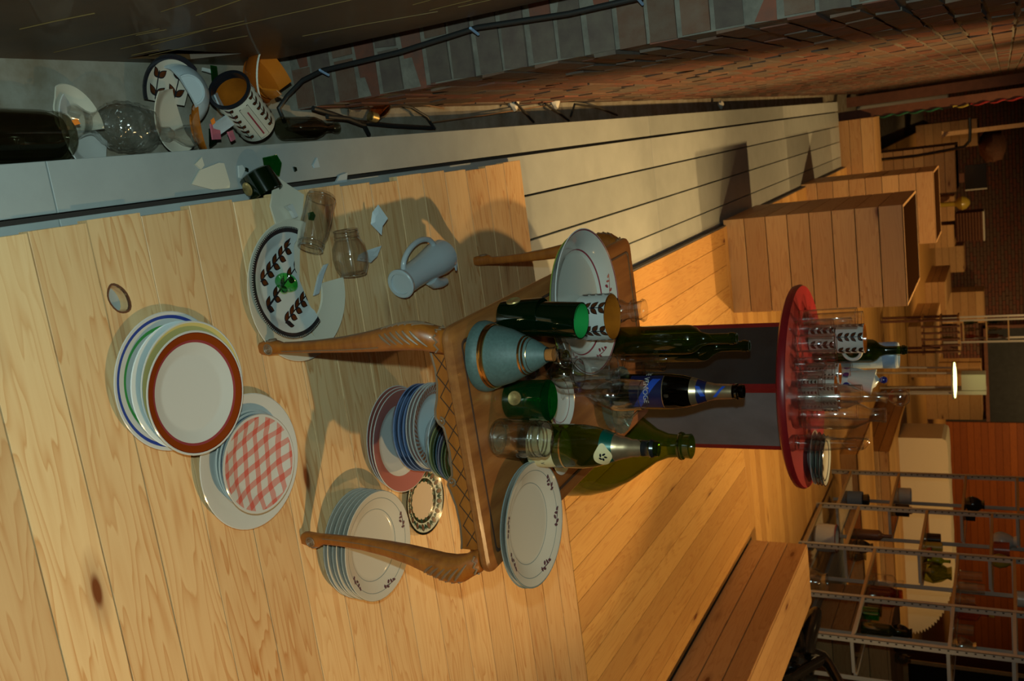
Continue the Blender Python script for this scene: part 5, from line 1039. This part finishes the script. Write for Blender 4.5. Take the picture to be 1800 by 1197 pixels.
p = (3.360,5.241,0.327); MB().loft([[(p[0]+x*q, p[1]+y_*q, z) for x, y_ in ell(0, 0, .20, .19, 24)] for q, z in ((.8, .24), (1, .25), (1, .28), (.9, .295), (.4, .30))]).build('seat', 'black_gloss', ch)
# ---------------------------------------------------------------- timber posts and far things
def timber(name, label, x, y, z0, z1, w, mat='rail_wood', lean=0.0, cat='post'):
    return tag(MB().box((-w/2, -w/2, 0), (w/2, w/2, z1-z0), .004).build(name, mat, None, (x, y, z0), (0, lean, 0)), label, cat)
timber('timber_post', 'reddish timber post rising at the far end of the grey deck', .055, 11.4, -.2, 2.7, .10)
timber('timber_post', 'brown post against the brick wall behind the reddish one', -.10, 12.6, -.2, 3.0, .12)
timber('timber_post', 'thin bright edged post in the dark right of the reddish post', .42, 12.3, .9, 3.0, .05, 'pine_box')
MB().box((-.04, -.04, 0), (.04, .04, .02)).build('foot_block', 'pine_box', COL.objects['timber_post.002'], (0, 0, -.02))
rp = thing('twisted_rope', 'green yellow and red rope hanging along the reddish post', 'rope', (.112, 11.34, 0))
for nm, z0, z1, mt in (('rope_green', .28, .95, 'rope_green'), ('rope_yellow', 1.05, 1.2, 'rope_yellow'), ('rope_red', 1.22, 1.85, 'rope_red')):
    MB().tube([(.008*math.sin(z*40), .008*math.cos(z*40), z) for z in [z0+(z1-z0)*i/40 for i in range(41)]], .011, 6).build(nm, mt, rp)
MB().tube([(0, 0, .0), (.0, .0, 2.0)], .006, 6).build('core_cord', 'cable', rp)
hk = tag(MB().tube([(.62, 12.0, 0), (.62, 12.0, .62), (.60, 12.0, .9), (.58, 12.0, 1.12), (.52, 12.0, 1.18), (.40, 12.0, 1.19), (.26, 12.0, 1.19)], .018, 8).build('bent_pipe', 'black_gloss'), 'bent black pipe between the wall posts and the third box', 'pipe')
tag(MB().box((-.1, -.1, -.75), (.1, .1, .35), .01).build('pale_block', 'pale_stone', None, (-.05, 13.6, .55)), 'small pale block leaning by the brick wall beyond the deck', 'block')
def far_box(name, label, cat, lo, hi, mat, ch=.01, parts=()):
    o = tag(MB().box((-(hi[0]-lo[0])/2, -(hi[1]-lo[1])/2, 0), ((hi[0]-lo[0])/2, (hi[1]-lo[1])/2, hi[2]-lo[2]), ch).build(name, mat, None, ((lo[0]+hi[0])/2, (lo[1]+hi[1])/2, lo[2])), label, cat)
    for nm, l, h, mt in parts: MB().box(l, h).build(nm, mt, o)
    return o
c0_, c1_ = (1.485,22.500,0.735), (2.007,22.500,1.158)
far_box('dark_screen', 'dark upright monitor with a pale side edge in the gloom behind the boxes', 'screen', (c0_[0], 22.5, c0_[2]), (c1_[0], 22.62, c1_[2]), 'black_gloss', .01, (('pale_edge', ((c1_[0]-c0_[0])/2, -.05, 0), ((c1_[0]-c0_[0])/2+.03, .05, c1_[2]-c0_[2]), 'pale_stone'), ('stand_foot', (-.1, -.05, -c0_[2]), (.1, .05, 0), 'rail_wood')))
c0_, c1_ = (2.456,22.300,0.542), (3.058,22.300,1.065); bw = (c1_[0]-c0_[0])/2; bh = c1_[2]-c0_[2]
wk = thing('wicker_basket', 'square brown wicker basket with a pale board on top near the far wall', 'basket', ((c0_[0]+c1_[0])/2, 22.3, c0_[2]))
MB().lathe([(0, 0), (bw*1.30, 0), (bw*1.38, .05), (bw*1.41, bh), (bw*1.3, bh), (bw*1.2, .06), (0, .03)], 4, Matrix.Rotation(PI/4, 4, 'Z')).build('basket_body', 'wicker', wk)
MB().box((-bw, -bw, bh+.003), (bw*1.08, bw, bh+.03)).build('board_lid', 'pale_stone', wk)
for k in range(9): MB().tube([(-bw, -bw-.004, .04+(bh-.06)*k/8), (bw, -bw-.004, .04+(bh-.06)*k/8)], .02, 6).build('weave_rod', 'wicker', wk)
g_ = (2.189,21.500,0.585)
tag(MB().lathe([(0, -g_[2]), (.16, -g_[2]), (.05, -g_[2]+.05), (.05, -.05), (.06, 0), (.12, .05), (.15, .12), (.12, .2), (.05, .26), (0, .27)], 24).build('yellow_gourd', 'yellow_glaze', None, g_), 'round yellowish pot on a foot left of the wicker basket', 'pot')
b_ = (1.012,20.400,1.051)
tag(MB().lathe([(0, 0), (.16, .02), (.30, .13), (.34, .25), (.27, .40), (.13, .46), (0, .48)], 26, knob=lambda a, z, r: 1+.10*math.sin(5*a+z*20)).build('dry_bush', 'wicker', None, (b_[0], 20.4, (0.461,20.000,1.068)[2]+.004)), 'dark tangled wicker ball above the small box by the wall', 'wicker ball')
# slatted rack, lamp table, second rack
rk = thing('slatted_rack', 'small brown slatted wooden rack with bottles in the background', 'rack', (2.80, 12.9, .0))
for k in range(6): MB().box((.085*k, 0, .50), (.022+.085*k, .03, .96)).build('slat', 'rail_wood', rk)
for k in range(2): MB().box((.425*k, .26, 0), (.03+.425*k, .29, .95)).build('leg', 'rail_wood', rk); MB().box((.425*k, .035, 0), (.03+.425*k, .06, .95)).build('leg', 'rail_wood', rk)
for z in (.50, .72, .93): MB().box((-.02, .032, z), (.48, .30, z+.022)).build('rack_shelf', 'pine_box', rk)
tag(MB().lathe(bottle_prof(.17, .028, .011), 24).build('wine_bottle', 'dark_green_glass', None, (2.93, 13.1, .743)), 'dark bottle in the slatted rack, left one', 'bottle')
tag(MB().lathe(bottle_prof(.17, .028, .011), 24).build('wine_bottle', 'olive_glass', None, (3.10, 13.1, .743)), 'olive bottle in the slatted rack, right one', 'bottle')
lt_ = thing('light_table', 'thin white legged table with a glowing yellow green top in the background', 'lamp table', (3.475, 12.4, 0))
MB().lathe([(0, .875), (.235, .875), (.24, .887), (.235, .90), (0, .90)], 40).build('tabletop', 'enamel', lt_); MB().lathe([(0, .902), (.22, .902), (.225, .908), (.15, .918), (0, .922)], 40).build('light_disc', 'screen_light', lt_)
for k in range(4): a = PI/4+PI/2*k; MB().tube([(.20*math.cos(a), .20*math.sin(a), 0), (.18*math.cos(a), .18*math.sin(a), .875)], .014, 8).build('leg', 'enamel', lt_)
far_box('white_stand', 'white folded stand right of the glowing table', 'stand', (3.78, 12.95, .0), (3.83, 13.2, 1.24), 'pale_stone', .005, (('stand_arm', (-.24, -.1, .95), (-.03, .1, 1.235), 'pale_stone'),))
c0_, c1_ = (4.119,18.900,0.816), (4.570,18.900,0.801); sw = c1_[0]-c0_[0]
s2 = thing('far_shelf', 'second steel rack with bottles standing far behind in the dark', 'shelf', (c0_[0], 18.9, 0))
for x in (0, sw-.03):
    for yy in (0, .3): MB().box((x, yy, 0), (x+.03, yy+.03, 2.2)).build('upright', 'steel_angle', s2)
SZ = [(4.369,18.900,0.731)[2], (4.381,18.900,1.123)[2], (4.392,18.900,1.489)[2]]
for z in SZ: MB().box((.031, 0, z), (sw-.031, .33, z+.02)).build('shelf_board', 'shelf_edge', s2)
for k in range(6):
    tag(MB().lathe(bottle_prof(.24+.02*(k % 2), .04, .014), 20).build('far_bottle', ('dark_green_glass', 'smoke_glass', 'amber_glass')[k % 3], None, (c0_[0]+.09+(sw-.18)*(k % 3)/2, 19.06, SZ[0 if k < 3 else 1]+.021)), ('left', 'middle', 'right')[k % 3]+(' bottle on the lower board of the far rack' if k < 3 else ' bottle on the upper board of the far rack'), 'bottle', 'bottles on the far rack')
# dark jars on the counter at the right edge and framed panel beyond
for k, (x, r, h) in enumerate(((4.28, .07, .14), (4.42, .05, .20), (4.52, .05, .12))):
    tag(MB().lathe(jug(r, h), 24).build('dark_jar', ('black_gloss', 'clay_brown', 'smoke_glass')[k], None, (x, 7.5, .62)), ('black squat jar on the pine counter at the right', 'tall brown jug on the pine counter at the right', 'smoky glass jar on the pine counter at the right')[k], 'jar')
fr = thing('framed_cabinet', 'pale framed dark cabinet at the upper right edge behind the counter', 'cabinet', (5.55, 9.2, .5))
MB().box((0, 0, 0), (1.6, .4, 1.2)).build('cabinet_body', 'lining_dark', fr)
for k in range(3): MB().box((.03+.53*k, -.02, .05), (.50+.53*k, -.002, 1.15)).build('dark_pane', 'black_gloss', fr)
for k in range(4): MB().box((.0+.53*k-.02, -.03, 0), (.0+.53*k+.02, -.021, 1.2)).build('frame_bar', 'pine_box', fr)
for z in (-.02, 1.17): MB().box((-.02, -.032, z), (1.62, -.0215, z+.05)).build('frame_rail', 'pine_box', fr)
